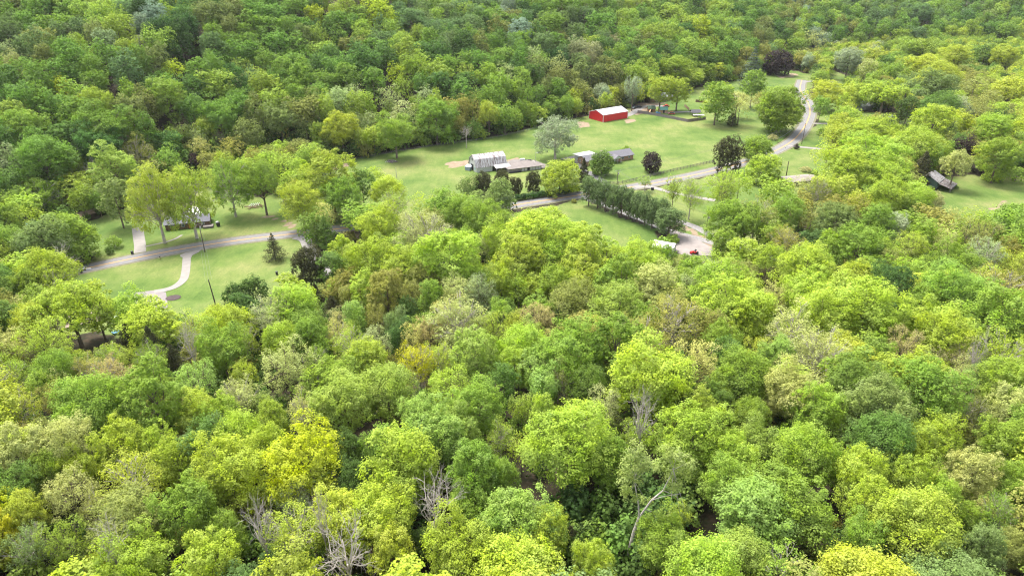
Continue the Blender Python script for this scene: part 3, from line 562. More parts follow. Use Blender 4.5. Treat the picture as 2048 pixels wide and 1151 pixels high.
# roads and plots keep trees off themselves
NOBUILD = [to_world(p) for p in [[(1150, 320), (1280, 300), (1290, 330), (1180, 350)], [(0, 480), (30, 480), (30, 530), (0, 530)], [(1290, 470), (1350, 470), (1440, 500), (1420, 520), (1300, 510)]]]
_rdw = catmull([U(*p) for p in ROAD], 12)
_ln = [q for L_ in ([(592, 474), (622, 505), (640, 530), (662, 558)], [(1190, 403), (1290, 442), (1400, 478), (1500, 500), (1620, 540), (1750, 575)], [(1340, 438), (1430, 474), (1540, 512), (1580, 522)], [(1625, 247), (1710, 252)], [(1576, 291), (1650, 299)]) for q in catmull([U(*p) for p in L_], 10)]
_rd = np.array([[*q, 6.0] for q in _rdw] + [[*q, 4.0] for q in _ln])
import re
rng = random.Random(5); SCORES = []
placed = []     # dict(x,y,z,sx,sz,rot,R,col,key,kind,label,px,py,pr)
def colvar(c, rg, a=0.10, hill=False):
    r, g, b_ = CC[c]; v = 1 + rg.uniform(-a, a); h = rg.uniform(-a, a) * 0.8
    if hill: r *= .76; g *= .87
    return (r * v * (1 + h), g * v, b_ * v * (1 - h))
def pick(shp, r_, rg):
    if shp == 'r': return f"r{rg.randrange(5)}" if rg.random() < 0.78 else f"o{rg.randrange(4)}"
    if shp == 'o': return f"o{rg.randrange(4)}"
    if shp == 's': return f"s{rg.randrange(5)}"
    return "b0"
def put(key, px, py, pr, c, kind='t', label=None, rg=rng, src=None):
    s = SH[key]; d = ray(px, py); t = 75.0; k = pr / F / s["Rn"]
    while t < 2600:
        x, y, z = d[0] * t, d[1] * t, CAM_H + d[2] * t
        sx = min(max(t * k, .25), 2.3); sz = min(max(sx, .2) ** 0.55, 1.5) * (1.0 if sx > .5 else sx ** .4)
        if kind == 'n' and py > 650: sz = 1.18
        if z <= float(H(x, y)) + s["zc"] * sz: break
        t += 0.8
    if kind == 't':
        zb = float(H(x, y))
        for _ in range(9):
            P = [proj((x + dx * s["Rn"] * sx, y, zb + f * s["Hn"] * sz)) for dx, f in ((0, 1.0), (-.45, .93), (.45, .93), (-.75, .8), (.75, .8))]
            if not any(inpoly([p[0] for p in P], [p[1] for p in P], K_).any() for K_ in KEEP[2:]): break
            sz *= .93; sx *= .985
    return add(key, x, y, sx, sz, c, kind, label, rg, px, py, pr)
def add(key, x, y, sx, sz, c, kind, label, rg, px=None, py=None, pr=None, a=0.10):
    s = SH[key]; z = float(H(x, y))
    if px is None:
        px, py, dep = proj((x, y, z + s["zc"] * sz)); pr = F * s["Rn"] * sx / dep
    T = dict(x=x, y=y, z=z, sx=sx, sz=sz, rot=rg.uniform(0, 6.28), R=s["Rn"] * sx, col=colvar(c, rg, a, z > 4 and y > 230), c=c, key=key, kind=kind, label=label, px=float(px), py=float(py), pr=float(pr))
    placed.append(T); return T
def put_base(bx, by, topy, hw, c, key, kind, label, rg=rng):
    s = SH[key]; p = UT(bx, by); _, _, dep = proj(p); R = hw * dep / F; sx = R / s["Rn"]
    lo, hi_ = 0.5, 45
    for _ in range(30):
        mid = (lo + hi_) / 2; q = (p[0], p[1], p[2] + mid)
        if proj(q)[1] > topy: lo = mid
        else: hi_ = mid
    return add(key, p[0], p[1], sx, mid / s["Hn"] * 0.97, c, kind, label, rg, bx, (by + topy) / 2, hw, a=0.04)
for o_ in OPEN + CEDX: put_base(*o_)
for tok in re.split(r"[|\n]", TREES):
    if not tok.strip(): continue
    x_, y_, r_, c_, s_ = tok.split(); put(pick(s_, float(r_), rng), float(x_), float(y_), float(r_), c_)
N_MAN = len(placed)
for bx, by, br, key, lab in BARES: put(key, bx, by, br, 'N', 'n', lab)
for sx_, sy_, sh_, sr_, c_, key, lab in SHRUBS: put_base(sx_, sy_, sy_ - sh_, sr_, c_, key, 'b', lab)
# pear row
PEARS = [(1177, 412, 358, 16.5), (1194.5, 417, 361, 14.5), (1210, 422, 366, 16), (1226, 428, 372, 15), (1242, 433, 374, 17), (1257, 438, 385, 14.5), (1273.5, 444.5, 386, 16), (1288.5, 451, 393, 14), (1303, 457, 397, 16.5), (1321, 462, 402, 16), (1336, 473, 422, 26)]
ORD = ["first", "second", "third", "fourth", "fifth", "sixth", "seventh", "eighth", "ninth", "tenth", "eleventh"]
for k, (bx, by, ty, hw) in enumerate(PEARS):
    lab = f"dark green oval pear tree, {ORD[k]} from the road in the pear row" if k < 10 else "widest dark green pear tree, at the parking pad end of the pear row"
    put_base(bx, by, ty, hw * (.95 if k < 10 else 1.0), 'E', f"p{k % 2}", 'p', lab); placed[-1]["sz"] *= [1.30, 1.22, 1.27, 1.19, 1.25][k % 5]; placed[-1]["col"] = (.165, .235, .085)
# woodland between them, spaced by where there is room on the ground
rg = random.Random(11); man = [t for t in placed]
mpx = np.array([[t["px"], t["py"]] for t in man]); mcol = [t["c"] for t in man]; mpr = np.array([t["pr"] for t in man]); mdep = np.array([proj((t["x"], t["y"], t["z"] + 12))[2] for t in man])
ax = [t["x"] for t in placed]; ay = [t["y"] for t in placed]; ar = [t["R"] for t in placed]
cand = []
yy = 66.0
while yy < 1500:
    g_ = 5.0 if yy < 300 else (6.0 if yy < 700 else 8.5); xx = -(yy * .98 + 30)
    while xx < yy * .98 + 30:
        cand.append((xx + rg.uniform(-.5, .5) * g_, yy + rg.uniform(-.5, .5) * g_)); xx += g_
    yy += g_
rg.shuffle(cand)
cxy = np.array(cand); hz = H(cxy[:, 0], cxy[:, 1])
bad = np.zeros(len(cxy), bool)
for p in GRASS_W + DIRT_W + NOBUILD: bad |= inpoly(cxy[:, 0], cxy[:, 1], p)
cpx, cpy, cdep = proj(np.stack([cxy[:, 0], cxy[:, 1], hz + 12], 1))
bad |= (cpy < -30) | (cpy > 1300) | (cpx < -300) | (cpx > 2350)
cxy = cxy[~bad]; hz = hz[~bad]
d2 = ((cxy[:, None, :] - _rd[None, :, :2]) ** 2).sum(2) if len(cxy) < 60000 else None
ok = (d2 > _rd[None, :, 2] ** 2).all(1); cxy = cxy[ok]; hz = hz[ok]
# is the canopy there hidden behind nearer ground?
A_x = np.array(ax); A_y = np.array(ay); A_r = np.array(ar)
AX = np.zeros(20000); AY = np.zeros(20000); AR = np.zeros(20000); nA = len(A_x); AX[:nA] = A_x; AY[:nA] = A_y; AR[:nA] = A_r
GR = ['G'] * 6 + ['E'] * 4 + ['A'] * 4 + ['O'] * 2 + ['B'] * 2 + ['D'] * 2 + ['L'] * 2 + ['T']
n_auto = 0
for (x, y), z in zip(cxy, hz):
    hillside = z > 1.5 and y > 230
    R = rg.uniform(4.4, 7.4) * (1.2 if hillside else 0.95)
    dd = np.hypot(AX[:nA] - x, AY[:nA] - y)
    if (dd < (0.69 if hillside else 0.58) * (AR[:nA] + R)).any(): continue
    px, py, dep = proj((x, y, z + 11)); pr = F * R / dep
    if py < -pr or dep > 1400: continue
    # stay off the parts of the picture's ground that are open
    hit = False
    pts = [(px, py), (px - pr * .8, py), (px + pr * .8, py), (px, py - pr * .9), (px - pr * .5, py - pr * .6), (px + pr * .5, py - pr * .6), (px, py + pr * .7)]
    for K_ in KEEP:
        if inpoly([q[0] for q in pts], [q[1] for q in pts], K_).any(): hit = True; break
    if hit: continue
    if ((np.hypot(mpx[:, 0] - px, mpx[:, 1] - py) < mpr * .75 + pr * .35) & (mdep > dep)).any(): continue
    dm = np.hypot(mpx[:, 0] - px, (mpx[:, 1] - py) * 1.6); near = np.argsort(dm)[:3]
    if dm[near[0]] > 130 or rg.random() < 0.12: c = rg.choice(GR)
    else: c = mcol[rg.choice(list(near))]
    if c in 'RKNYPTSWZ' and rg.random() < 0.6: c = rg.choice(['G', 'O', 'E', 'A'])
    if c in 'NKRS': c = 'O'
    if c == 'Y': c = 'A'
    if c in 'PT' and rg.random() < .4: c = 'L'
    if hillside and c in 'YATWZ' and rg.random() < .55: c = rg.choice('GGLE')
    shp = rg.choice('rrrooos' if hillside else 'rrrrros') if not c in 'TPW' else rg.choice('rss')
    key = pick(shp, pr, rg); sx = R / SH[key]["Rn"]
    add(key, x, y, sx, rg.uniform(.85, 1.15) * (1.2 if hillside else 0.85), c, 't', None, rg)
    AX[nA], AY[nA], AR[nA] = x, y, R; nA += 1; n_auto += 1
print("manual", N_MAN, "auto", n_auto)

# ------------------------------------------------------------------ what each tree is called
LOOK = dict(Y="vivid yellow green", A="yellowish green", L="bright lime green", G="mid green", E="deep green", D="dark green", M="minty green", B="greyish green", O="olive green", T="creamy tan", P="pinkish tan", W="pale whitish green", K="brown green", R="maroon", S="blue green", Z="silvery green")
ANCH = [(150, 640, "the big forked oak"), (340, 545, "the curved white drive"), (551, 495, "the lone lawn cedar"), (622, 540, "the broad dark lane cedar"), (370, 440, "the grey roofed roadside house"), (607, 925, "the vivid yellow tree"), (217, 1080, "the bare corner tree"),
        (690, 1092, "the largest bare white tree"), (872, 1002, "the bare grey branched tree"), (1276, 1010, "the leaning pale trunk"), (1297, 758, "the big round lime tree"), (1581, 792, "the cream topped round tree"), (370, 700, "the pond"), (727, 797, "the wide minty tree"),
        (970, 335, "the white barn"), (1217, 235, "the red barn"), (1225, 315, "the brick house"), (1250, 420, "the pear row"), (1880, 365, "the weathered tin barn"), (1610, 230, "the road bend"), (1385, 492, "the parking pad"), (910, 645, "the wide tan tree"),
        (1700, 620, "the widest lime tree"), (1499, 135, "the blue green pine"), (1553, 124, "the plum purple tree"), (1941, 955, "the cream crowned tree"), (850, 467, "the whitish budding tree"), (225, 170, "the dead hillside tree"), (820, 50, "the pale hilltop tree"), (312, 40, "the pale upper left tree"),
        (1758, 200, "the farmyard house"), (1340, 190, "the board fence yard"), (640, 470, "the lane corner"), (1115, 270, "the silvery pasture maple"), (2000, 570, "the right edge, upper wood"), (20, 800, "the left edge, middle"), (2020, 1100, "the bottom right corner"), (1100, 1140, "the bottom edge's middle"), (20, 20, "the top left corner"), (2030, 20, "the top right corner"), (1060, 20, "the top edge's middle")]
def side(dx, dy):
    if abs(dx) > 2.2 * abs(dy): return "right of" if dx > 0 else "left of"
    v = "below" if dy > 0 else "above"
    return v if abs(dy) > 2.2 * abs(dx) else v + (" and right of" if dx > 0 else " and left of")
NTH = ["nearest", "second nearest", "third nearest", "fourth nearest", "fifth nearest", "sixth nearest", "seventh nearest", "eighth nearest", "ninth nearest", "tenth nearest"]
def auto_labels(T):
    G_ = {}
    for t in T:
        k = t["key"][0]; shape_ = {"r": "round tree", "o": "upright tree", "s": "airy tree", "v": "spreading tree"}.get(k, "tree")
        a = min(ANCH, key=lambda q: math.hypot(q[0] - t["px"], q[1] - t["py"]) if math.hypot(q[0] - t["px"], q[1] - t["py"]) > t["pr"] * 0.9 else 1e9)
        dx, dy = t["px"] - a[0], t["py"] - a[1]
        G_.setdefault((LOOK[t["c"]], shape_, a[2], side(dx, dy)), []).append((math.hypot(dx, dy), id(t), t))
    for (lk, sh_, an, sd), L in G_.items():
        L.sort()
        for i, (_, _, t) in enumerate(L):
            t["label"] = f"{lk} {sh_} {sd} {an}" if len(L) == 1 else f"{lk} {sh_}, {NTH[min(i, 9)]} {sd} {an}"
def instance(T, name, group):
    s = SH[T["key"]]; r = bpy.data.objects.new(name, None); COL.objects.link(r); r.empty_display_size = .5
    r.location = (T["x"], T["y"], T["z"]); r.rotation_euler = (0, 0, T["rot"]); r.scale = (T["sx"], T["sx"], T["sz"])
    tag(r, T["label"], {"t": "tree", "c": "cedar tree", "n": "bare tree", "b": "shrub", "p": "pear tree"}[T["kind"]], group)
    tk = bpy.data.objects.new("trunk", s["trunk"]); COL.objects.link(tk); tk.parent = r
    if T["kind"] != 'n':
        c = bpy.data.objects.new("crown", s["hi" if math.hypot(T["x"], T["y"]) < 330 or T["pr"] > 30 else "mid"]); COL.objects.link(c); c.parent = r; c["leaf_color"] = T["col"]
    return r
leafy = [t for t in placed if t["kind"] == 't' and t["px"] > -t["pr"] * .5 and t["px"] < 2048 + t["pr"] * .5 and t["py"] < 1151 + t["pr"] * .5]
leafy.sort(key=lambda t: -(1e6 if t["label"] else 0) - t["pr"] * (1.0 if t in man else 0.55))
solo = leafy[:300]; ids = {id(t) for t in solo}
auto_labels([t for t in solo if not t["label"]])
for t in solo: instance(t, "deciduous_tree", "spring green broadleaf trees")
for t in placed:
    if t["kind"] == 'c': instance(t, "pine_tree" if t["c"] == 'S' else "cedar_tree", "dark evergreen trees")
    if t["kind"] == 'n': instance(t, "bare_tree", "bare leafless trees")
    if t["kind"] == 'b': instance(t, "shrub", "shrubs in the open")
    if t["kind"] == 'p': instance(t, "pear_tree", "row of pear trees along the gravel drive")
rest = [t for t in placed if t["kind"] == 't' and id(t) not in ids]
# everything further off or smaller: one mass of woodland
def mass(name, items, level):
    Vs = []; Cs = []
    for t in items:
        s = SH[t["key"]]; V = s["Vmid" if level and t["y"] < 230 else "Vlo"]
        ca, sa = math.cos(t["rot"]), math.sin(t["rot"])
        X = (V[:, 0] * ca - V[:, 1] * sa) * t["sx"] + t["x"]; Y = (V[:, 0] * sa + V[:, 1] * ca) * t["sx"] + t["y"]; Z = V[:, 2] * t["sz"] + t["z"]
        Vs.append(np.stack([X, Y, Z], 1)); Cs.append(np.tile(np.array([*t["col"], 1.0], np.float32), (len(V) // 4, 1)))
    V = np.concatenate(Vs); C_ = np.concatenate(Cs); me = raw_mesh(name, V, np.arange(len(V)).reshape(-1, 4))
    a = me.attributes.new("leaf_color", 'FLOAT_COLOR', 'FACE'); a.data.foreach_set("color", C_.ravel())
    me.materials.append(M_LEAFG); o = bpy.data.objects.new(name, me); COL.objects.link(o); o["kind"] = "stuff"; return o
big_ = [t for t in rest if t["pr"] > 15]
mass("woodland_foliage", rest, True)
tb = MB()
for t in rest:
    h = t["z"] + SH[t["key"]]["zc"] * t["sz"]; r = .25 * t["sx"]
    a = rng.uniform(0, 6.28); tb.tube([(t["x"], t["y"], t["z"] - .5), (t["x"] + .3 * math.cos(a), t["y"] + .3 * math.sin(a), h)], [r * 1.2, r * .4], 5)
o = tb.build("woodland_trunks", M_BARK); o["kind"] = "stuff"
# undergrowth beneath the wood
ug = []
for (x, y), z in zip(cxy, hz):
    ed = y - float(np.interp(x, _b[:, 0], _b[:, 1])); edge = -6 < ed < 32 and rg.random() < .9
    gx_, gy_, _ = proj((x, y, z + 1)); gap = inpoly([gx_], [gy_], KEEP[0])[0] or inpoly([gx_], [gy_], KEEP[1])[0]
    if gap or edge or rg.random() < (0.55 if y < 420 else 0.3):
        px, py, dep = proj((x, y, z + 2))
        if any(inpoly([px], [py], K_)[0] for K_ in KEEP[2:]): continue
        k = rg.choice(["b0", "b1"]); s_ = rg.uniform(.6, 1.5) if not edge else rg.uniform(1.1, 2.2)
        s_ = s_ if not gap else rg.uniform(1.0, 1.7)
        ug.append(dict(key=k, x=x, y=y, z=z, sx=s_, sz=s_ * rg.uniform(.8, 1.4), rot=rg.uniform(0, 6), col=colvar(rg.choice('EEDDGOGO' if not gap else 'DDDE'), rg)))
mass("undergrowth", ug, True)
print("solo", len(solo), "rest", len(rest), "undergrowth", len(ug))

# ------------------------------------------------------------------ the leaning pale tree in the gap at the bottom
lb = UT(1252, 1136)
t_ = thing("deciduous_tree", tuple(lb), 0, "tall pale trunk leaning right and forking, with airy lime foliage, in the dark gap", "tree", "spring green broadleaf trees")
def at_depth(px, py, y):      # point of the sight line at ground distance y, relative to the tree's foot
    d = ray(px, py); k = y / d[1]; return Vector((d[0] * k - lb[0], y - lb[1], CAM_H + d[2] * k - lb[2]))
y0 = lb[1]
fork = at_depth(1278, 1034, y0 + 1.0); l1 = at_depth(1277, 1008, y0 + 1.6); l2 = at_depth(1268, 960, y0 + 2.2); r1_ = at_depth(1302, 1000, y0 + 2.2); r2_ = at_depth(1326, 980, y0 + 3.5); r3_ = at_depth(1347, 938, y0 + 4.5)
tm = MB()
tm.tube([(0, 0, -.6), tuple(at_depth(1258, 1100, y0 + .2)), tuple(at_depth(1268, 1062, y0 + .6)), fork], [.34, .30, .27, .23], 8)
tm.tube([fork, l1, l2, at_depth(1280, 920, y0 + 2.5)], [.15, .12, .09, .03], 6); tm.tube([fork, r1_, r2_, r3_], [.18, .15, .12, .04], 6)
tm.tube([fork.lerp(r1_, .5), at_depth(1306, 1024, y0 + 1.5), at_depth(1318, 1052, y0 + 1.2)], [.08, .06, .02], 5); tm.tube([r2_, at_depth(1350, 990, y0 + 3.5), at_depth(1362, 1002, y0 + 3.6)], [.08, .05, .02], 5)
tm.tube([r1_, at_depth(1325, 992, y0 + 2), at_depth(1362, 986, y0 + 2)], [.07, .05, .02], 5)
rl = np.random.default_rng(3); CL = []; RL = []
for (px, py, rr, dy) in [(1262, 985, 1.3, 2), (1256, 960, 1.5, 2), (1272, 948, 1.4, 2.5), (1262, 925, 1.5, 2.5), (1285, 915, 1.6, 3), (1300, 935, 1.3, 3), (1270, 895, 1.2, 3), (1330, 935, 1.7, 4.5), (1352, 915, 1.5, 5), (1362, 945, 1.6, 5), (1345, 965, 1.4, 4), (1375, 925, 1.3, 5), (1330, 905, 1.3, 5), (1340, 1030, .9, 1.5), (1368, 1015, .9, 2.5), (1292, 1000, .9, 3), (1360, 1030, .8, 2)]:
    CL.append(at_depth(px, py, y0 + dy)); RL.append(rr)
    tm.tube([(r3_ if px > 1305 else l2), CL[-1]], [.05, .02], 4)
tm.build("trunk", M_BARKL, t_)
CL = np.array([list(c) for c in CL]); P_, N_ = crown_points(rl, CL, np.array(RL), 6500, 13, .24, CL.mean(0))
oc = bpy.data.objects.new("crown", q2mesh("crown", leaf_quads(rl, P_, N_, .15), M_LEAF)); COL.objects.link(oc); oc.parent = t_; oc["leaf_color"] = (.29, .36, .09)

# ------------------------------------------------------------------ buildings
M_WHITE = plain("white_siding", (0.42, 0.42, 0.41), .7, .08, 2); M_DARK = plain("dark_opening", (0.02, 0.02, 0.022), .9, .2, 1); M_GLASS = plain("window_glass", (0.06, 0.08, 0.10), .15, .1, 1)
M_GREYROOF = plain("grey_shingle", (0.125, 0.12, 0.135), .9, .22, 1.6, stretch=(1, 4, 4)); M_METAL = plain("pale_metal_roof", (0.33, 0.33, 0.35), .45, .08, .8, stretch=(6, .4, 1))
M_BRICK = plain("tan_brick", (0.27, 0.165, 0.105), .9, .2, 4); M_RED = plain("red_metal", (0.50, 0.014, 0.02), .5, .14, 1.2, stretch=(8, 1, .4)); M_TRIM = plain("white_trim", (.6, .6, .6), .6, .05, 1)
M_WOODG = plain("grey_wood", (0.17, 0.145, 0.14), .9, .3, 1.5, stretch=(6, 6, .5)); M_WOODB = plain("brown_wood", (0.16, 0.10, 0.065), .9, .3, 2); M_GREENW = plain("green_boards", (0.075, 0.12, 0.10), .9, .3, 1.5, stretch=(5, 5, .4))
M_TANROOF = plain("tan_flat_roof", (0.15, 0.13, 0.12), .95, .2, .6); M_BLACK = plain("black_plastic", (.02, .02, .022), .5, .2, 2); M_BLUE = plain("blue_plastic", (.04, .13, .32), .5, .15, 2); M_STONE = plain("chimney_stone", (.22, .17, .15), .9, .3, 3)
def rust(name, base, rustc, lo=.42, hi=.60, stretch=(1.2, .18, .18)):
    m, n, b = mat(name); f = noise(n, 1.4, 6, stretch=stretch, rough=.7)
    n.links.new(ramp(n, f, [(lo, base), (hi, rustc)]), b.inputs["Base Color"]); b.inputs["Roughness"].default_value = .6; return m
M_RUST = rust("rusting_tin", (.44, .43, .44), (.13, .09, .085)); M_RUST2 = rust("weathered_tin", (.27, .26, .27), (.10, .07, .06), .48, .66, (.25, 1.5, 1.5))
def gable_roof(mb, x0, x1, y0, y1, ze, zr, ov=.4, t=.15, yr=None):
    ym = (y0 + y1) / 2 if yr is None else yr; s_ = (zr - ze) / (ym - y0); e = ze - ov * s_
    mb.slab([(x0 - ov, y0 - ov, e + t), (x1 + ov, y0 - ov, e + t), (x1 + ov, ym, zr + t), (x0 - ov, ym, zr + t)], t)
    s2 = (zr - ze) / (y1 - ym)
    mb.slab([(x0 - ov, ym, zr + t + .003), (x1 + ov, ym, zr + t + .003), (x1 + ov, y1 + ov, ze - ov * s2 + t), (x0 - ov, y1 + ov, ze - ov * s2 + t)], t)
def gable_walls(mb, x0, x1, y0, y1, ze, zr): return mb.prism([(y0, -.2), (y1, -.2), (y1, ze), ((y0 + y1) / 2, zr), (y0, ze)], x0, x1)
def window(parent, x, y, z, w_, h_, axis='x', frame=M_TRIM, name="window"):
    f = MB(); g_ = MB()
    if axis == 'x': f.box(x - w_ / 2, x + w_ / 2, y - .05, y + .02, z, z + h_); g_.box(x - w_ / 2 + .1, x + w_ / 2 - .1, y - .07, y - .045, z + .1, z + h_ - .1)
    else: f.box(x - .05, x + .02, y - w_ / 2, y + w_ / 2, z, z + h_); g_.box(x - .07, x - .045, y - w_ / 2 + .1, y + w_ / 2 - .1, z + .1, z + h_ - .1)
    o = f.build(name, frame, parent); g_.build("pane", M_GLASS, o); return o

# red metal barn: near corner B, gable runs back to A on the left, long side to C
A, B, C3 = U(1180.7, 236), U(1206, 244.5), U(1255, 236)
rz = math.atan2(C3[1] - B[1], C3[0] - B[0]); L_ = float(np.linalg.norm(C3 - B)); W_ = float(abs(-(A - B)[0] * math.sin(rz) + (A - B)[1] * math.cos(rz)))
W_ = min(W_, 20)
t_ = thing("metal_barn", tuple(B), rz, "bright red metal barn with a white roof and white corner trim", "barn")
mb = MB(); gable_walls(mb, 0, L_, 0, W_, 4.6, 6.9); mb.build("wall", M_RED, t_)
mb = MB(); gable_roof(mb, 0, L_, 0, W_, 4.62, 6.92, .3); mb.build("roof", M_METAL, t_)
mb = MB(); mb.box(-.12, .14, -.12, .14, 0, 4.55); mb.build("corner_trim", M_TRIM, t_)
mb = MB(); mb.box(L_ - .14, L_ + .12, -.12, .14, 0, 4.55); mb.build("corner_trim", M_TRIM, t_)
mb = MB(); mb.box(-.12, .14, W_ - .14, W_ + .12, 0, 4.55); mb.build("corner_trim", M_TRIM, t_)
mb = MB()
for s_ in (0, 1):
    y_a, z_a, y_b, z_b = (-.05, 4.55, W_ / 2, 6.88) if s_ == 0 else (W_ / 2, 6.88, W_ + .05, 4.55); mb.tube([(-.22, y_a, z_a), (-.22, y_b, z_b)], .13, 5)
mb.build("gable_trim", M_TRIM, t_)
mb = MB(); mb.box(-.08, -.02, W_ * .35, W_ * .65, 0, 3.6); mb.build("door", plain("red_door", (.5, .012, .016), .5, .05, 1), t_)
mb = MB(); mb.box(1.5, 3.5, -.06, -.02, 0, 2.2); mb.build("door", plain("red_door2", (.52, .014, .018), .5, .05, 1), t_)

# white gambrel barn
o_, rz, L_ = site((953, 346), (1009, 340))
L_ = 17.0; rz = math.radians(25)
t_ = thing("gambrel_barn", o_, rz, "old white gambrel barn with a rust streaked tin roof", "barn")
prof = [(0, 3.0), (1.8, 6.4), (5.0, 8.3), (8.2, 6.4), (10.0, 3.0)]
mb = MB(); mb.prism([(0, -.2), (10, -.2)] + prof[::-1], 0, L_); mb.build("wall", M_WHITE, t_)
mb = MB()
for k in range(4):
    (ya, za), (yb, zb) = prof[k], prof[k + 1]; e = .25
    if k == 0: ya -= .35; za -= .6
    if k == 3: yb += .35; zb -= .6
    mb.slab([(-.5, ya, za + .18 + .004 * k), (L_ + .5, ya, za + .18 + .004 * k), (L_ + .5, yb, zb + .18 + .004 * k), (-.5, yb, zb + .18 + .004 * k)], .12)
mb.build("roof", M_RUST, t_)
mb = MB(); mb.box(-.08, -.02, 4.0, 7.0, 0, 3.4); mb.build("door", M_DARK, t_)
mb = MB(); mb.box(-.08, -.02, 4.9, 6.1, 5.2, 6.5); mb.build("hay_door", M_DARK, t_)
mb = MB(); mb.box(-.08, -.02, 1.2, 2.6, 1.2, 2.6); mb.build("window", plain("teal_shutter", (.2, .34, .34), .8, .1, 2), t_)
mb = MB(); mb.slab([(9.5, -3.8, 2.2), (L_ + 1.2, -3.8, 2.2), (L_ + 1.2, -.3, 3.2), (9.5, -.3, 3.2)], .12); r_ = mb.build("lean_to_roof", plain("whitish_tin", (.36, .34, .33), .5, .12, 1), t_)
for xx in (9.8, 12.6, 15.2, L_ + .9):
    mb = MB(); mb.box(xx - .1, xx + .1, -3.75, -3.55, -.1, 2.2); mb.build("post", M_WOODG, t_)
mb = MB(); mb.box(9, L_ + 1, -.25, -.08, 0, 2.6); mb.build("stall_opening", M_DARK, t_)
# small grey shed at its left end
o_, rz, L_ = site((930, 340), (942, 342))
t_ = thing("tin_shed", o_, rz, "small blue grey tin shed against the white barn's left end", "shed")
mb = MB(); mb.box(0, 3.2, 0, 3.0, -.1, 1.9); mb.build("wall", plain("bluegrey", (.22, .27, .32), .7, .1, 1), t_)
mb = MB(); mb.slab([(-.2, -.2, 1.96), (3.4, -.2, 1.96), (3.4, 3.2, 2.5), (-.2, 3.2, 2.5)], .08); mb.build("roof", plain("bluegrey2", (.30, .34, .38), .5, .1, 1), t_)
# long low shed
o_, rz, L_ = site((1018, 346), (1083, 338))
t_ = thing("low_shed", o_, rz, "long low flat tan roofed shed with white front panels beside the white barn", "shed")
D_ = 10.0
mb = MB(); mb.box(0, L_, .2, D_, -.1, 1.9); mb.build("wall", plain("dull_block", (.22, .20, .19), .9, .2, 1), t_)
mb = MB(); mb.slab([(-.6, -.6, 2.1), (L_ + 3, -.6, 2.1), (L_ - 3.5, D_ + .4, 2.6), (-1.5, D_ + .4, 2.6)], .15); mb.build("roof", M_TANROOF, t_)
for k in range(7):
    x0 = L_ * .40 + k * L_ * .085; mb = MB(); mb.box(x0, x0 + L_ * .065, .12, .19, .15, 1.8); mb.build("panel", M_WHITE if k != 2 else M_DARK, t_)
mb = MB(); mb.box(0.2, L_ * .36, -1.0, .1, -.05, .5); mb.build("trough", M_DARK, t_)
# silage / tyre row, white tank
for k in range(4):
    p = U(1052 + k * 3.0, 323.5 - k * .1)
    t_ = thing("barrel", tuple(p), 0, f"black barrel {['leftmost', 'second', 'third', 'last'][k]} from the white trailer in the row behind the low shed".replace("leftmost from", "first and nearest to"), "barrel", "black barrels behind the low shed")
    mb = MB(); mb.tube([(0, 0, 0), (0, 0, .35), (0, 0, .9), (0, 0, 1.15)], [.50, .56, .56, .50], 12); mb.build("drum", M_BLACK, t_)
    mb = MB(); mb.tube([(0, 0, 1.15), (0, 0, 1.22)], [.45, .45], 12); mb.build("lid", plain("lid", (.05, .05, .05), .6, .1, 1), t_)
t_ = thing("livestock_trailer", tuple(U(1040, 324)), .1, "small white trailer beside the black barrels", "trailer")
mb = MB(); mb.box(0, 2.8, 0, 1.6, .5, 1.4); mb.prism([(0, 1.4), (1.6, 1.4), (1.3, 1.7), (.3, 1.7)], .1, 2.7); mb.build("body", M_WHITE, t_)
for x_ in (.7, 2.1):
    for y_ in (-.05, 1.65):
        mb = MB(); mb.tube([(x_, y_ - .1, .35), (x_, y_ + .1, .35)], .35, 10); mb.build("wheel", M_BLACK, t_)
mb = MB(); mb.tube([(2.8, .8, .6), (3.9, .8, .5)], .06, 5); mb.build("drawbar", M_BLACK, t_)

# brick ranch house
o_, rz, L_ = site((1181, 333), (1266, 318))
t_ = thing("brick_house", o_, rz, "long tan brick ranch house with grey shingle roofs and a small front gable", "house")
Dp = 8.5; g0 = L_ * .0
mb = MB(); gable_walls(mb, L_ * .42, L_, 0, Dp, 2.7, 4.9); mb.build("wall", M_BRICK, t_)
mb = MB(); gable_roof(mb, L_ * .40, L_, 0, Dp, 2.72, 4.95, .5); mb.build("roof", M_GREYROOF, t_)
mb = MB(); gable_walls(mb, -1.5, L_ * .415, 1.6, Dp + 1.2, 2.7, 4.6); mb.build("wall", M_BRICK, t_)
mb = MB(); gable_roof(mb, -1.5, L_ * .40, 1.6, Dp + 1.2, 2.72, 4.65, .5); mb.build("roof", plain("grey_shingle_dark", (.13, .125, .14), .9, .2, 1.6), t_)
mb = MB(); mb.slab([(-1.95, 1.2, 2.45), (-1.93, 1.2, 2.7), (-1.93, (Dp + 2.8) / 2, 4.72), (-1.95, (Dp + 2.8) / 2, 4.5)], .05); mb.build("barge_board", M_TRIM, t_)
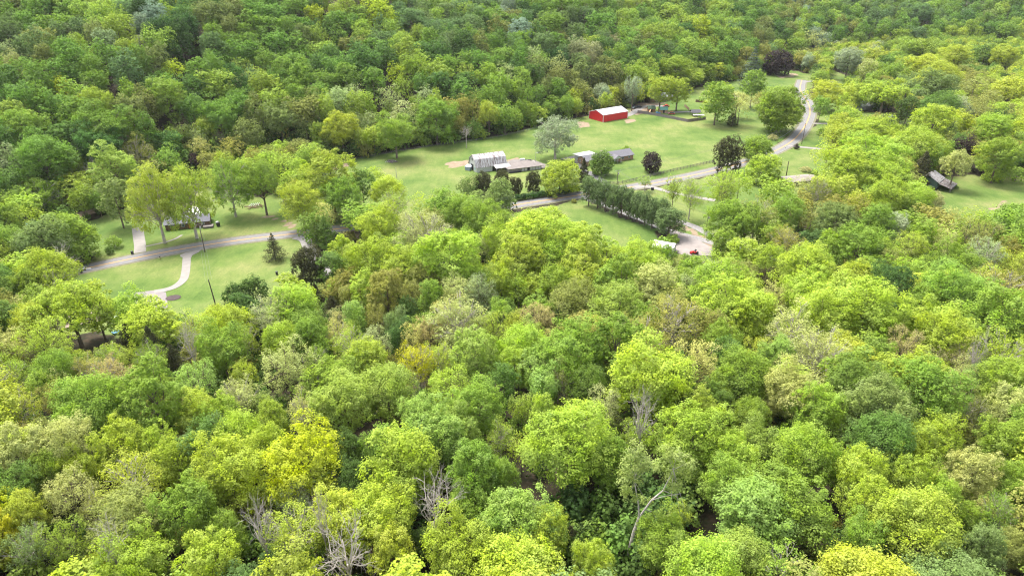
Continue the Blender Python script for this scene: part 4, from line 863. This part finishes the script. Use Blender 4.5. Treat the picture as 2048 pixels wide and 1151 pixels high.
# front porch gable, running forward
px0, px1 = L_ * .50, L_ * .66; pm = (px0 + px1) / 2
v = [(px0 - .4, -2.4, 2.5), (px0 - .4, 4.2, 2.5), (pm, -2.4, 4.2), (pm, 4.2, 4.2), (px1 + .4, -2.4, 2.5), (px1 + .4, 4.2, 2.5)]
mb = MB(); mb.slab([v[0], v[2], v[3], v[1]], .14); mb.slab([v[2], v[4], v[5], v[3]], .14); mb.build("porch_roof", M_GREYROOF, t_)
mb = MB(); mb.add([(px0, -1.9, 2.45), (px1, -1.9, 2.45), (pm, -1.9, 3.95), (px0, -2.0, 2.45), (px1, -2.0, 2.45), (pm, -2.0, 3.95)], [(0, 1, 2), (3, 5, 4), (0, 3, 4, 1), (1, 4, 5, 2), (2, 5, 3, 0)]); mb.build("gable_board", M_TRIM, t_)
for x_ in (px0 + .15, pm, px1 - .15):
    mb = MB(); mb.box(x_ - .1, x_ + .1, -2.0, -1.8, -.1, 2.4); mb.build("porch_post", M_TRIM, t_)
mb = MB(); mb.box(pm - .5, pm + .5, -.06, -.02, 0, 2.1); mb.build("door", M_WHITE, t_)
window(t_, px0 + .9, -.02, .8, 1.3, 1.3); window(t_, L_ * .75, -.02, 1.0, 1.6, 1.1); window(t_, L_ * .90, -.02, 1.0, 1.2, 1.1); window(t_, 2.5, 1.58, 1.0, 1.4, 1.1); window(t_, 6.5, 1.58, 1.0, 1.4, 1.1); window(t_, -1.52, 4.6, 1.0, 1.1, 1.2, 'y'); window(t_, -1.52, 7.6, 1.0, 1.1, 1.2, 'y')
mb = MB(); mb.box(L_ * .36, L_ * .36 + 1.3, Dp * .62, Dp * .62 + .9, 3.5, 5.9); mb.build("chimney", M_STONE, t_)
mb = MB(); mb.box(1.0, L_ * .36, Dp + 1.5, Dp + 8, -.1, 2.6); mb.build("carport_wall", M_WHITE, t_)
mb = MB(); mb.slab([(.2, Dp + 1.75, 3.1), (L_ * .40, Dp + 1.75, 3.1), (L_ * .40, Dp + 9, 2.85), (.2, Dp + 9, 2.85)], .15); mb.build("carport_roof", plain("white_flat_roof", (.45, .45, .45), .6, .05, 1), t_)
mb = MB(); mb.tube([(L_ * .5, Dp - 2, 4.6), (L_ * .5, Dp - 2, 6.4)], .03, 4); mb.build("aerial", M_TRIM, t_)

# house behind the big roadside trees
o_, rz, L_ = site((332, 461), (420, 452))
t_ = thing("roadside_house", o_, rz, "low brown house with a dark grey roof and bright white rear roof under big trees", "house")
mb = MB(); gable_walls(mb, 0, L_, 0, 8.5, 2.5, 4.3); mb.build("wall", M_WOODB, t_)
mb = MB(); gable_roof(mb, 0, L_, 0, 8.5, 2.52, 4.35, .5); mb.build("roof", plain("slate_roof", (.105, .105, .13), .9, .15, 1.2), t_)
mb = MB(); gable_walls(mb, L_ * .45, L_ * .74, 8.7, 15, 2.6, 4.4); mb.build("rear_wall", M_WHITE, t_)
mb = MB(); gable_roof(mb, L_ * .45, L_ * .74, 8.9, 15, 2.9, 4.9, .3); mb.build("rear_roof", plain("bright_white_roof", (.78, .78, .80), .5, .04, 1), t_)
for f_ in (.15, .4, .62, .85): window(t_, L_ * f_, -.02, .9, 1.3, 1.1)
mb = MB(); mb.box(L_ * .52, L_ * .52 + 1, -.06, -.02, 0, 2.0); mb.build("door", plain("orange_door", (.45, .14, .05), .7, .1, 1), t_)
mb = MB(); mb.box(L_ * .86, L_ + 1.5, -2.6, -.1, -.1, .9); mb.build("porch", M_WOODG, t_)
for p_, lab in (((437, 452), "white covered grill on the lawn right of the grey roofed house"), ((497, 396), "white covered bin on the lawn far behind the shade tree")):
    t_ = thing("covered_grill", tuple(U(*p_)), 0, lab, "grill")
    mb = MB(); mb.tube([(0, 0, 0), (0, 0, .8), (0, 0, 1.6), (0, 0, 2.0)], [.7, .75, .8, .4], 10); mb.build("body", M_BLACK, t_)
    mb = MB(); mb.tube([(-.2, .1, .9), (-.2, .1, 1.9), (-.2, .1, 2.2)], [.72, .7, .2], 10); mb.build("cover", M_WHITE, t_)
# stack of junk under trees behind the house
t_ = thing("brush_pile", tuple(U(512, 414)), .3, "brown brush and scrap pile with pale pipes by the creek bank", "pile")
r9 = random.Random(4); mb = MB()
for k in range(26):
    a = r9.uniform(0, 6.28); p = Vector((r9.uniform(-3, 3), r9.uniform(-1.5, 1.5), r9.uniform(0, .5))); q = p + Vector((math.cos(a) * 2.5, math.sin(a) * 1.5, r9.uniform(0, .7))); mb.tube([p, q], r9.uniform(.06, .2), 5)
mb.build("branches", M_WOODB, t_); mb = MB()
for k in range(5): mb.tube([(-3 + k, -.5, .8), (-1.5 + k * .8, 1.0, 1.6)], .12, 5)
mb.build("pipes", M_WHITE, t_)
t_ = thing("brush_pile", tuple(U(782, 324)), .1, "grey brush pile alone on the pasture", "pile"); mb = MB()
for k in range(40):
    a = r9.uniform(0, 6.28); rr = r9.uniform(0, 2.6); p = Vector((rr * math.cos(a), rr * math.sin(a) * .8, r9.uniform(0, 1.0) * (1 - rr / 3))); q = p + Vector((r9.uniform(-2, 2), r9.uniform(-1, 1), r9.uniform(-.1, .6))); mb.tube([p, q], r9.uniform(.06, .22), 5)
mb.build("branches", M_WOODG, t_); mb = MB()
for k in range(6): mb.tube([(-3 + k * .9, -1, .2), (-2.4 + k, .3, .6)], .1, 5)
mb.build("pale_sticks", M_WHITE, t_)

# green roofed shed at the left
o_, rz, L_ = site((57, 468), (86, 464))
t_ = thing("green_roofed_shed", o_, rz, "shed with a teal green metal roof behind the small tree at the left edge", "shed")
mb = MB(); gable_walls(mb, 0, L_, 0, 6, 2.4, 3.6); mb.build("wall", M_WOODB, t_)
mb = MB(); gable_roof(mb, 0, L_, 0, 6, 2.42, 3.65, .3); mb.build("roof", plain("teal_roof", (.16, .42, .34), .5, .08, 1), t_)
mb = MB(); mb.box(1, 2.2, -.07, -.02, 0, 2.0); mb.build("door", M_DARK, t_)

# weathered tin barn on the right
t_ = thing("weathered_barn", tuple(U(1872, 380)), math.radians(47), "small weathered barn with green board gable and patched tin roofs on the right lawn", "barn")
mb = MB(); mb.prism([(0, .9), (9.5, .9), (9.5, 3.8), (4.75, 6.3), (0, 3.8)], 0, 10.5); mb.build("wall", M_GREENW, t_)
mb = MB(); gable_roof(mb, 0, 10.5, 0, 9.5, 3.85, 6.35, .5); mb.build("roof", M_RUST2, t_)
mb = MB(); mb.slab([(-.6, -6.2, 2.0), (11.2, -6.2, 2.0), (11.2, -.55, 3.4), (-.6, -.55, 3.4)], .1); mb.build("lean_to_roof", rust("rusty_tin", (.23, .21, .215), (.085, .055, .045), .4, .6, (.3, 1.6, 1.6)), t_)
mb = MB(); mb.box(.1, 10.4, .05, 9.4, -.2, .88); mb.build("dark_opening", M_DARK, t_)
for xx in (-.2, 3.5, 7.2, 10.8):
    mb = MB(); mb.box(xx - .12, xx + .12, -6.0, -5.76, -.1, 1.95); mb.build("post", M_WOODG, t_)
mb = MB(); mb.box(-.08, -.02, 3.3, 6.2, 0, 3.0); mb.build("door", M_DARK, t_)

# other roofs glimpsed among trees
def small_house(a, b, D, ze, zr, wallm, roofm, label, name="house", cat="house", flat=False):
    o_, rz, L = site(a, b); t = thing(name, o_, rz, label, cat)
    mb = MB()
    if flat: mb.box(0, L, 0, D, -.1, ze)
    else: gable_walls(mb, 0, L, 0, D, ze, zr)
    mb.build("wall", wallm, t); mb = MB()
    if flat: mb.slab([(-.4, -.4, ze + .2), (L + .4, -.4, ze + .2), (L + .4, D + .4, zr), (-.4, D + .4, zr)], .15)
    else: gable_roof(mb, 0, L, 0, D, ze + .02, zr + .05, .4)
    mb.build("roof", roofm, t)
    for k in range(2): window(t, L * (.3 + .4 * k), -.02, .9, 1.1, 1.1)
    mb = MB(); mb.box(L * .5 - .45, L * .5 + .45, -.06, -.02, 0, 2.0); mb.build("door", M_WHITE, t); return t
small_house((1574, 374), (1636, 368), 9, 2.2, 3.2, M_WOODB, plain("tan_gravel_roof", (.21, .18, .165), .95, .2, .6), "house with a pale tan roof half hidden behind pale budding trees")
small_house((1722, 222), (1752, 216), 10, 3.0, 5.8, M_WHITE, plain("lightgrey_roof", (.36, .37, .42), .7, .1, 1), "farmyard house with a light grey roof under the flat lime tree", "farmhouse")
small_house((1718, 166), (1732, 164), 9, 3.0, 5.2, M_WHITE, M_METAL, "small white house with a pale roof far up the right hand road", "cottage")
small_house((1466, 209), (1480, 205), 9, 3.2, 5.6, plain("orange_wall", (.50, .24, .12), .8, .12, 1), M_GREYROOF, "small orange walled house behind the pale yellowish airy tree", "cottage")
small_house((1304, 505), (1343, 512), 6.5, 2.6, 3.9, M_WHITE, plain("pale_roof", (.52, .50, .52), .6, .08, 1), "white house with a pale roof in the trees beside the parking pad", "parking_pad_house")
small_house((125, 672), (205, 655), 10, 2.7, 4.6, M_WOODB, plain("tan_roof", (.33, .26, .21), .9, .15, 1), "low house with a tan roof seen through the big forked oak", "low_house")
small_house((1765, 104), (1786, 103), 9, 3, 5, M_WHITE, M_METAL, "tiny pale roofed house in trees at the upper right", "cottage")
small_house((1300, 205), (1345, 200), 9, 3, 5.2, M_WOODB, M_METAL, "white roofed house glimpsed through the yellow green pair of trees", "pale_roofed_house")

# red barn yard: play sheds behind the board fence
def playshed(px, py, rz, roofc, lab, wallc=(.24, .13, .07)):
    t = thing("garden_shed", tuple(U(px, py)), rz, lab, "shed")
    mb = MB(); gable_walls(mb, 0, 5.2, 0, 4.2, 2.3, 3.9); mb.build("wall", plain("w" + lab[:6], wallc, .9, .15, 1), t)
    mb = MB(); gable_roof(mb, 0, 5.2, 0, 4.2, 2.32, 3.95, .3); mb.build("roof", plain("r" + lab[:6], roofc, .8, .15, 1), t)
    mb = MB(); mb.box(2.0, 3.2, -.07, -.02, 0, 2.0); mb.build("door", M_DARK, t)
playshed(1296, 224, 0.05, (.06, .10, .06), "brown shed with a dark green roof behind the board fence")
playshed(1320, 226, -0.05, (.10, .26, .21), "tan shed with a teal green roof behind the board fence", (.34, .22, .13))
t_ = thing("playground_slide", tuple(U(1297, 226)), -.6, "orange slide frame in front of the brown shed", "slide")
mb = MB(); mb.slab([(0, 0, .3), (.7, 0, .3), (.7, 2.6, 2.0), (0, 2.6, 2.0)], .1); mb.build("chute", plain("orange_slide", (.6, .26, .08), .5, .08, 1), t_)
mb = MB()
for x_ in (0, .7): mb.tube([(x_, 2.6, 0), (x_, 2.6, 2.6)], .06, 5)
mb.build("frame", M_WOODB, t_)
for k, (px, py) in enumerate([(1312, 228), (1317, 228.5)]):
    t = thing("plastic_bin", tuple(U(px, py)), 0, ["blue plastic bin nearer the brown shed", "blue plastic bin nearer the teal roofed shed"][k], "bin", "blue bins behind the board fence")
    mb = MB(); mb.prism([(0, 0), (1.1, 0), (1.25, 1.1), (-.15, 1.1)], 0, 1.3); mb.build("body", M_BLUE, t); mb = MB(); mb.box(-.06, 1.36, -.2, 1.3, 1.11, 1.19); mb.build("lid", plain("blue_lid", (.05, .16, .38), .5, .1, 1), t)
t_ = thing("pavilion", tuple(U(1387, 234)), .12, "open sided shelter with a dark roof and white table at the fence's right end", "shelter")
mb = MB(); gable_roof(mb, 0, 6, 3, 8, 2.3, 3.8, .4); mb.build("roof", plain("dark_roof2", (.08, .075, .09), .9, .2, 1), t_)
for x_ in (.2, 5.8):
    for y_ in (3.2, 7.8):
        mb = MB(); mb.box(x_ - .1, x_ + .1, y_ - .1, y_ + .1, -.1, 2.3); mb.build("post", M_WOODB, t_)
mb = MB(); mb.slab([(0, 0, 1.2), (7.5, -1, 1.2), (7.5, 1.4, 1.35), (0, 2.2, 1.35)], .12); mb.build("white_deck", M_WHITE, t_)

# ------------------------------------------------------------------ vehicles
def car(px, py, rz, color, label, kind="car", L=4.6, W=1.85, Hb=.85, Hc=1.55, truck=False):
    t = thing(kind, tuple(U(px, py) + np.array([0, 0, .13])), rz, label, {"pickup_truck": "truck"}.get(kind, "car"))
    m_ = plain("paint" + label[:9], color, .3, .05, 1)
    mb = MB(); mb.prism([(0, .35), (L, .35), (L, Hb - .1), (L - .15, Hb), (.15, Hb), (0, Hb - .15)], -W / 2, W / 2)
    for i, v_ in enumerate(mb.v): mb.v[i] = (v_[1] - L / 2, v_[0], v_[2])
    mb.build("body", m_, t)
    a, b_ = (L * .30, L * .62) if truck else (L * .22, L * .84)
    mb = MB(); mb.prism([(a, Hb + .002), (b_, Hb + .002), (b_ - .5, Hc), (a + .35, Hc)], -W / 2 + .12, W / 2 - .12)
    for i, v_ in enumerate(mb.v): mb.v[i] = (v_[1] - L / 2, v_[0], v_[2])
    g = mb.build("window", M_GLASS, t)
    mb = MB(); mb.box(a + .33 - L / 2, b_ - .48 - L / 2, -W / 2 + .1, W / 2 - .1, Hc + .002, Hc + .05); mb.build("roof", m_, t)
    for x_ in (-L * .31, L * .31):
        for y_ in (-W / 2 + .05, W / 2 - .05):
            mb = MB(); mb.tube([(x_, y_ - .12, .34), (x_, y_ + .12, .34)], .34, 12); mb.build("wheel", M_BLACK, t)
    for s_ in (-.6, .6):
        mb = MB(); mb.box(L / 2 - .02, L / 2 + .03, s_ - .15, s_ + .15, .55, .7); mb.build("headlight", M_TRIM, t)
    return t
car(1261, 213, .3, (.02, .025, .05), "dark pickup truck parked beside the red barn under the pale tree", "pickup_truck", 5.4, 2.0, 1.05, 1.9, True)
car(1268, 217.5, .9, (.02, .03, .028), "dark green black car parked in front of the dark pickup by the red barn")
car(1277, 215.5, .2, (.012, .014, .02), "black car farthest right beside the red barn")
car(1332, 214, .2, (.5, .02, .02), "red car under the yellow green pair of trees")
car(1343, 229, -.1, (.4, .07, .05), "dull red small car against the grey board fence")
car(1632, 163, .1, (.03, .03, .04), "dark car on the side drive at the top of the road")
car(1773, 232, .2, (.02, .02, .02), "black car in the farmyard under the lime tree")
car(1783, 236, .4, (.55, .6, .66), "pale car in the farmyard beside the black car")
car(213, 640, .3, (.6, .6, .62), "white car seen through the big forked oak, left of two", L=5)
car(238, 643, .2, (.6, .6, .62), "white car at the parking pad behind the tree, right of two")
car(1607, 206, 1.2, (.03, .03, .035), "small dark car far along the road at the bend's end")
t_ = thing("garden_tractor", tuple(U(1387, 508) + np.array([0, 0, .15])), .4, "red garden tractor with black seat at the parking pad's corner", "tractor")
mb = MB(); mb.box(-1.4, .2, -.5, .5, .45, 1.0); mb.prism([(-.45, 1.0), (.45, 1.0), (.35, 1.25), (-.35, 1.25)], -1.4, -.3); mb.build("body", plain("tractor_red", (.6, .02, .02), .4, .05, 1), t_)
mb = MB(); mb.box(.2, 1.6, -.75, .75, .6, .8); mb.build("deck", plain("tractor_red", (.6, .02, .02)), t_)
mb = MB(); mb.box(.25, .9, -.35, .35, .95, 1.1); mb.box(.8, .95, -.35, .35, 1.1, 1.7); mb.build("seat", M_BLACK, t_)
mb = MB(); mb.tube([(-.3, 0, 1.2), (.05, 0, 1.6)], .05, 6); mb.build("steering_column", M_BLACK, t_)
for x_, r_ in ((-.95, .35), (1.1, .55)):
    for y_ in (-.75, .75):
        mb = MB(); mb.tube([(x_, y_ - .15, r_), (x_, y_ + .15, r_)], r_, 12); mb.build("wheel", M_BLACK, t_)
t_ = thing("utility_trailer", tuple(U(1434, 501)), .2, "grey utility trailer with scrap beside the gravel lane", "trailer")
mb = MB(); mb.slab([(-1.8, -.9, .7), (1.8, -.9, .7), (1.8, .9, .7), (-1.8, .9, .7)], .1); mb.box(-1.8, 1.8, .85, .9, .7, 1.2); mb.box(-1.8, -1.75, -.9, .85, .7, 1.2); mb.build("bed", plain("greyblue", (.22, .26, .30), .5, .1, 1), t_)
for y_ in (-1.0, 1.0):
    mb = MB(); mb.tube([(0, y_ - .1, .35), (0, y_ + .1, .35)], .35, 12); mb.build("wheel", M_BLACK, t_)
mb = MB(); mb.tube([(1.8, 0, .6), (3.2, 0, .5)], .06, 5); mb.build("drawbar", M_BLACK, t_)
mb = MB(); mb.box(-1.2, -.2, -.5, .4, .72, 1.3); mb.tube([(.2, -.4, .8), (1.5, .5, 1.2)], .15, 6); mb.build("scrap", M_TRIM, t_)
t_ = thing("plastic_bin", tuple(UT(233, 668)), 0, "blue tub under the trees right of the big forked oak", "bin")
mb = MB(); mb.tube([(0, 0, 0), (0, 0, .8)], [.9, 1.1], 12); mb.build("tub", plain("teal", (.04, .22, .34), .5, .1, 1), t_)

# bins and mailboxes
def bin_(px, py, lab, c=(.02, .022, .03)):
    t = thing("wheelie_bin", tuple(U(px, py)), rng.uniform(-.3, .3), lab, "bin"); m_ = plain("bin", c, .5, .1, 2)
    mb = MB(); mb.prism([(-.3, .1), (.3, .1), (.4, 1.15), (-.36, 1.15)], -.32, .32); mb.build("body", m_, t); mb = MB(); mb.prism([(-.42, 1.16), (.44, 1.16), (.4, 1.28), (-.34, 1.28)], -.36, .36); mb.build("lid", m_, t)
    for x_ in (-.3, .3):
        mb = MB(); mb.tube([(x_ - .04, .32, .13), (x_ + .04, .32, .13)], .13, 8); mb.build("wheel", M_BLACK, t)
bin_(265, 508, "dark wheelie bin beside the driveway of the grey roofed house"); bin_(1303, 380, "black wheelie bin where the pale branch drive leaves the road"); bin_(1306, 380, "second black bin, just right of the first by the branch drive")
bin_(554, 549, "small black bin alone on the mown lawn near its lower right corner"); bin_(163, 545, "dark bin at the left end of the mown lawn")
def mailbox(px, py, lab, c=(.03, .03, .03)):
    t = thing("mailbox", tuple(U(px, py)), 0, lab, "mailbox"); mb = MB(); mb.box(-.06, .06, -.06, .06, -.1, 1.05); mb.build("post", M_WOODB, t)
    mb = MB(); mb.prism([(-.3, 1.06), (.3, 1.06), (.3, 1.3), (.15, 1.42), (-.15, 1.42), (-.3, 1.3)], -.14, .14); mb.build("box", plain("mb" + lab[:5], c, .5, .1, 1), t)
mailbox(321, 519, "dark mailbox on the lawn side of the road above the curved drive"); mailbox(170, 541, "pale mailbox at the left end of the mown lawn", (.5, .5, .5)); mailbox(1264, 383, "dark mailbox beyond the pear row's roadside end"); mailbox(1571, 297, "white mailbox at the concrete side drive", (.6, .6, .6))
t_ = thing("culvert_headwall", tuple(U(157, 541)), .15, "white concrete slab with dark mouth at the left end of the mown lawn", "culvert")
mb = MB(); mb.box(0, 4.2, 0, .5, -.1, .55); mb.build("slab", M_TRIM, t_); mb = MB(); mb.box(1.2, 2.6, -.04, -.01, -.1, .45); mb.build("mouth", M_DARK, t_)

# ------------------------------------------------------------------ fences
def fence(px, z, post_every, hgt, mpost, mrail, name, label, rails=(.35, .75, 1.1), panel=False, cat="fence", rw=.05, pw=.07):
    L = catmull([U(*p) for p in px], 6); t = thing(name, (L[0][0], L[0][1], 0), 0, label, cat); o = L[0]
    seg = [0]; 
    for i in range(1, len(L)): seg.append(seg[-1] + float(np.linalg.norm(L[i] - L[i - 1])))
    n_ = max(2, int(seg[-1] / post_every)); n_ = min(n_, 95); pts = []
    for k in range(n_ + 1):
        d = seg[-1] * k / n_; i = min(max(1, int(np.searchsorted(seg, d))), len(L) - 1); f = (d - seg[i - 1]) / max(1e-6, seg[i] - seg[i - 1]); q = L[i - 1] * (1 - f) + L[i] * f
        pts.append((q[0] - o[0], q[1] - o[1], float(H(q[0], q[1]))))
    for p in pts:
        mb = MB(); mb.box(p[0] - pw, p[0] + pw, p[1] - pw, p[1] + pw, p[2] - .1, p[2] + hgt); mb.build("post", mpost, t)
    mb = MB()
    for a, b_ in zip(pts[:-1], pts[1:]):
        a = Vector(a); b_ = Vector(b_); d = (b_ - a).normalized(); nrm = Vector((-d.y, d.x, 0)) * (pw + .03)
        if panel:
            q = [a - nrm + Vector((0, 0, .05)), b_ - nrm + Vector((0, 0, .05)), b_ - nrm + Vector((0, 0, hgt - .05)), a - nrm + Vector((0, 0, hgt - .05))]; q2 = [v - nrm.normalized() * .04 for v in q]
            mb.add(q + q2, [(0, 1, 2, 3), (7, 6, 5, 4), (0, 4, 5, 1), (1, 5, 6, 2), (2, 6, 7, 3), (3, 7, 4, 0)])
        else:
            for h_ in rails:
                q = [a - nrm + Vector((0, 0, h_ - rw)), b_ - nrm + Vector((0, 0, h_ - rw)), b_ - nrm + Vector((0, 0, h_ + rw)), a - nrm + Vector((0, 0, h_ + rw))]; q2 = [v - nrm.normalized() * .03 for v in q]
                mb.add(q + q2, [(0, 1, 2, 3), (7, 6, 5, 4), (0, 4, 5, 1), (1, 5, 6, 2), (2, 6, 7, 3), (3, 7, 4, 0)])
    mb.build("panels" if panel else "rail", mrail, t); return t
fence([(1205, 363), (1212, 366), (1232, 369), (1270, 361), (1330, 346), (1380, 335), (1425, 325)], 0, 2.4, 1.5, M_WOODG, M_WOODG, "rail_fence", "grey brown wooden rail fence between the road and the brick house lawn", rails=(.4, .85, 1.3), rw=.09, pw=.09)
fence([(1275, 226), (1300, 229.5), (1340, 237), (1375, 244)], 0, 2.4, 2.0, M_WOODG, M_WOODG, "board_fence", "grey board fence closing the red barn's yard, long front side", panel=True)
fence([(1375.5, 244), (1390, 242), (1411, 239)], 0, 2.4, 2.0, M_WOODG, M_WOODG, "board_fence", "grey board fence, short right side turned from the long front", panel=True)
fence([(1391, 204), (1410, 206)], 0, 2.4, 1.9, M_WOODB, M_WOODB, "board_fence", "short dark fence piece on the back lawn", panel=True)
fence([(1369, 213), (1378, 221)], 0, 2.4, 1.9, M_WOODB, M_WOODB, "board_fence", "short dark fence running back from the yard's right tree", panel=True)
fence([(700, 321), (800, 303), (900, 288), (1000, 274), (1100, 250)], 0, 3.6, 1.2, M_WOODG, plain("wire", (.2, .2, .2), .5, .1, 1), "wire_fence", "thin wire fence along the wood's edge behind the pasture", rails=(.3, .6, .9, 1.15), rw=.015, pw=.07)
fence([(690, 468), (716, 464)], 0, 2.2, 1.1, M_WOODB, M_WOODB, "rail_fence", "short brown rail fence below the road among the trees", rails=(.35, .75, 1.05), rw=.08)
fence([(885, 445), (908, 441)], 0, 2.2, 1.1, M_WOODB, M_WOODB, "rail_fence", "short brown rail fence beside the dark trunked tree below the road", rails=(.35, .75, 1.05), rw=.08)
fence([(1549, 281), (1568, 272), (1588, 257), (1597, 245)], 0, 3.0, .75, M_WOODG, plain("steel_rail", (.35, .35, .36), .5, .1, 1), "guard_rail", "low steel guard rail on the inside of the road bend", rails=(.55,), rw=.14)
# roadside hedge
o_ = U(1033, 401); hb = thing("hedge", tuple(o_), 0, "long dark green clipped hedge along the road below the low shed", "hedge")
Lh = catmull([U(*p) for p in [(1033, 401), (1080, 395), (1120, 390), (1158, 384)]], 14); rh = np.random.default_rng(8); Ph = []; Nh = []
for q in Lh:
    for _ in range(3):
        c = np.array([q[0] - o_[0], q[1] - o_[1] + rh.uniform(-.6, 1.2), rh.uniform(.8, 2.2)]); d = unit(rh.normal(size=(110, 3))); d[:, 2] = np.abs(d[:, 2]) * .9 - .1
        Ph.append(c + d * 1.1); Nh.append(unit(d + np.array([0, 0, .4]) + rh.normal(size=d.shape) * .3))
oc = bpy.data.objects.new("foliage", q2mesh("foliage", leaf_quads(rh, np.concatenate(Ph), np.concatenate(Nh), .2), M_LEAF)); COL.objects.link(oc); oc.parent = hb; oc["leaf_color"] = (.06, .12, .028)

# ------------------------------------------------------------------ utility poles and wires
M_POLE = plain("pole_wood", (.075, .055, .045), .9, .2, 2); M_POLEG = plain("pole_grey", (.32, .31, .31), .8, .1, 2); M_WIRE = plain("cable", (.10, .10, .10), .5, .1, 1)
def pole(base, topy, label, arm=2.2, trans=False, m_=M_POLE, lean=0.0, r=.16, lamp=False, rz=.3, name="utility_pole", cat="utility pole"):
    p = UT(*base); lo, hi = 2, 25
    for _ in range(24):
        mid = (lo + hi) / 2
        if proj((p[0], p[1], p[2] + mid))[1] > topy: lo = mid
        else: hi = mid
    h = mid; t = thing(name, tuple(p), 0, label, cat); mb = MB(); mb.tube([(0, 0, -.5), (lean * h * .5, 0, h * .5), (lean * h, 0, h)], [r * 1.15, r, r * .75], 8); mb.build("pole", m_, t); tx = lean * h
    if arm:
        c, s_ = math.cos(rz) * arm / 2, math.sin(rz) * arm / 2; mb = MB(); mb.tube([(tx - c, -s_, h - .5), (tx + c, s_, h - .5)], .09, 6); mb.build("crossarm", M_WOODG, t)
        for k in (-.9, 0, .9):
            mb = MB(); mb.tube([(tx + c * k, s_ * k, h - .42), (tx + c * k, s_ * k, h - .12)], .07, 6); mb.build("insulator", M_TRIM, t)
    if trans:
        mb = MB(); mb.tube([(tx + .38, -.2, h - 2.2), (tx + .38, -.2, h - 1.2)], .28, 10); mb.build("transformer", M_POLEG, t)
    if lamp:
        mb = MB(); mb.tube([(tx, 0, h - .3), (tx + 1.1, -.6, h)], .05, 5); mb.tube([(tx + 1.1, -.6, h + .05), (tx + 1.1, -.6, h - .2)], [.12, .28], 8); mb.build("lamp", M_TRIM, t)
    return Vector((p[0] + tx, p[1], p[2] + h - .25))
T1 = pole((410, 504), 446, "utility pole with crossarm and transformer at the curved drive's road end", 3.2, True, lean=0.0)
T2 = pole((436, 626), 559, "large dark pole rising from the trees at the lawn's lower edge, leaning left", 0, lean=-.06, r=.19)
T3 = pole((1234, 370), 340, "utility pole with crossarm beside the brick house's rail fence", 2.6, True)
T4 = pole((1108, 318), 288, "dark utility pole beside the silvery maple's trunk", 0, True)
pole((1071, 328), 304, "thin grey lamp pole behind the low shed", 0, m_=M_POLEG, r=.09, lamp=True)
pole((793, 355), 335, "grey pole standing alone in the pasture", 0, m_=M_POLEG, r=.13)
T5 = pole((1413, 458), 428, "dark utility pole with lamp beside the gravel lane", 1.4, True)
T6 = pole((1603, 289), 246, "dark utility pole at the inside of the road bend", 0, lean=.012)
T7 = pole((1571, 358), 322, "broken topped dark pole with hanging branch on the right lawn", 0, r=.22)
T8 = pole((1622, 196), 164, "thin pole beside the road above the bend", 1.0)
T9 = pole((971, 480), 402, "dark pole in the trees below the white barn", 1.6)
def wires(a, b, label, offs=(-.9, 0, .9), sag=1.6):
    t = thing("power_line", tuple(a), 0, label, "power line"); d = b - a; nrm = Vector((-d.y, d.x, 0)).normalized()
    for o in offs:
        mb = MB(); pts = [nrm * o + d * (k / 14) - Vector((0, 0, sag * 4 * (k / 14) * (1 - k / 14))) for k in range(15)]; mb.tube(pts, .022, 4); mb.build("wire", M_WIRE, t)
wires(T1, T2, "thin power wires crossing the mown lawn between the two left poles"); wires(T9, T3, "thin power wires along the road from the dark pole to the brick house pole"); wires(T3, T6, "thin power wires from the brick house pole to the road bend"); wires(T3, T5, "thin power wires over the pear row", (-.4, .4)); wires(T6, T8, "thin power wires along the bend of the road", (-.4, .4)); wires(T4, T3, "single thin cable over the brick house", (0,))

# ------------------------------------------------------------------ haze: thin spring air
hm = bpy.data.materials.new("haze"); hm.use_nodes = True; hn = hm.node_tree; hn.nodes.clear()
ho = hn.nodes.new("ShaderNodeOutputMaterial"); hv = hn.nodes.new("ShaderNodeVolumePrincipled")
hv.inputs["Color"].default_value = (0.93, 0.96, 1.0, 1); hv.inputs["Density"].default_value = 0.00003; hv.inputs["Anisotropy"].default_value = 0.3
hn.links.new(hv.outputs[0], ho.inputs["Volume"])
mb = MB(); mb.box(-1750, 1750, -180, 2700, -8, 175); o = mb.build("haze", hm); o["kind"] = "stuff"
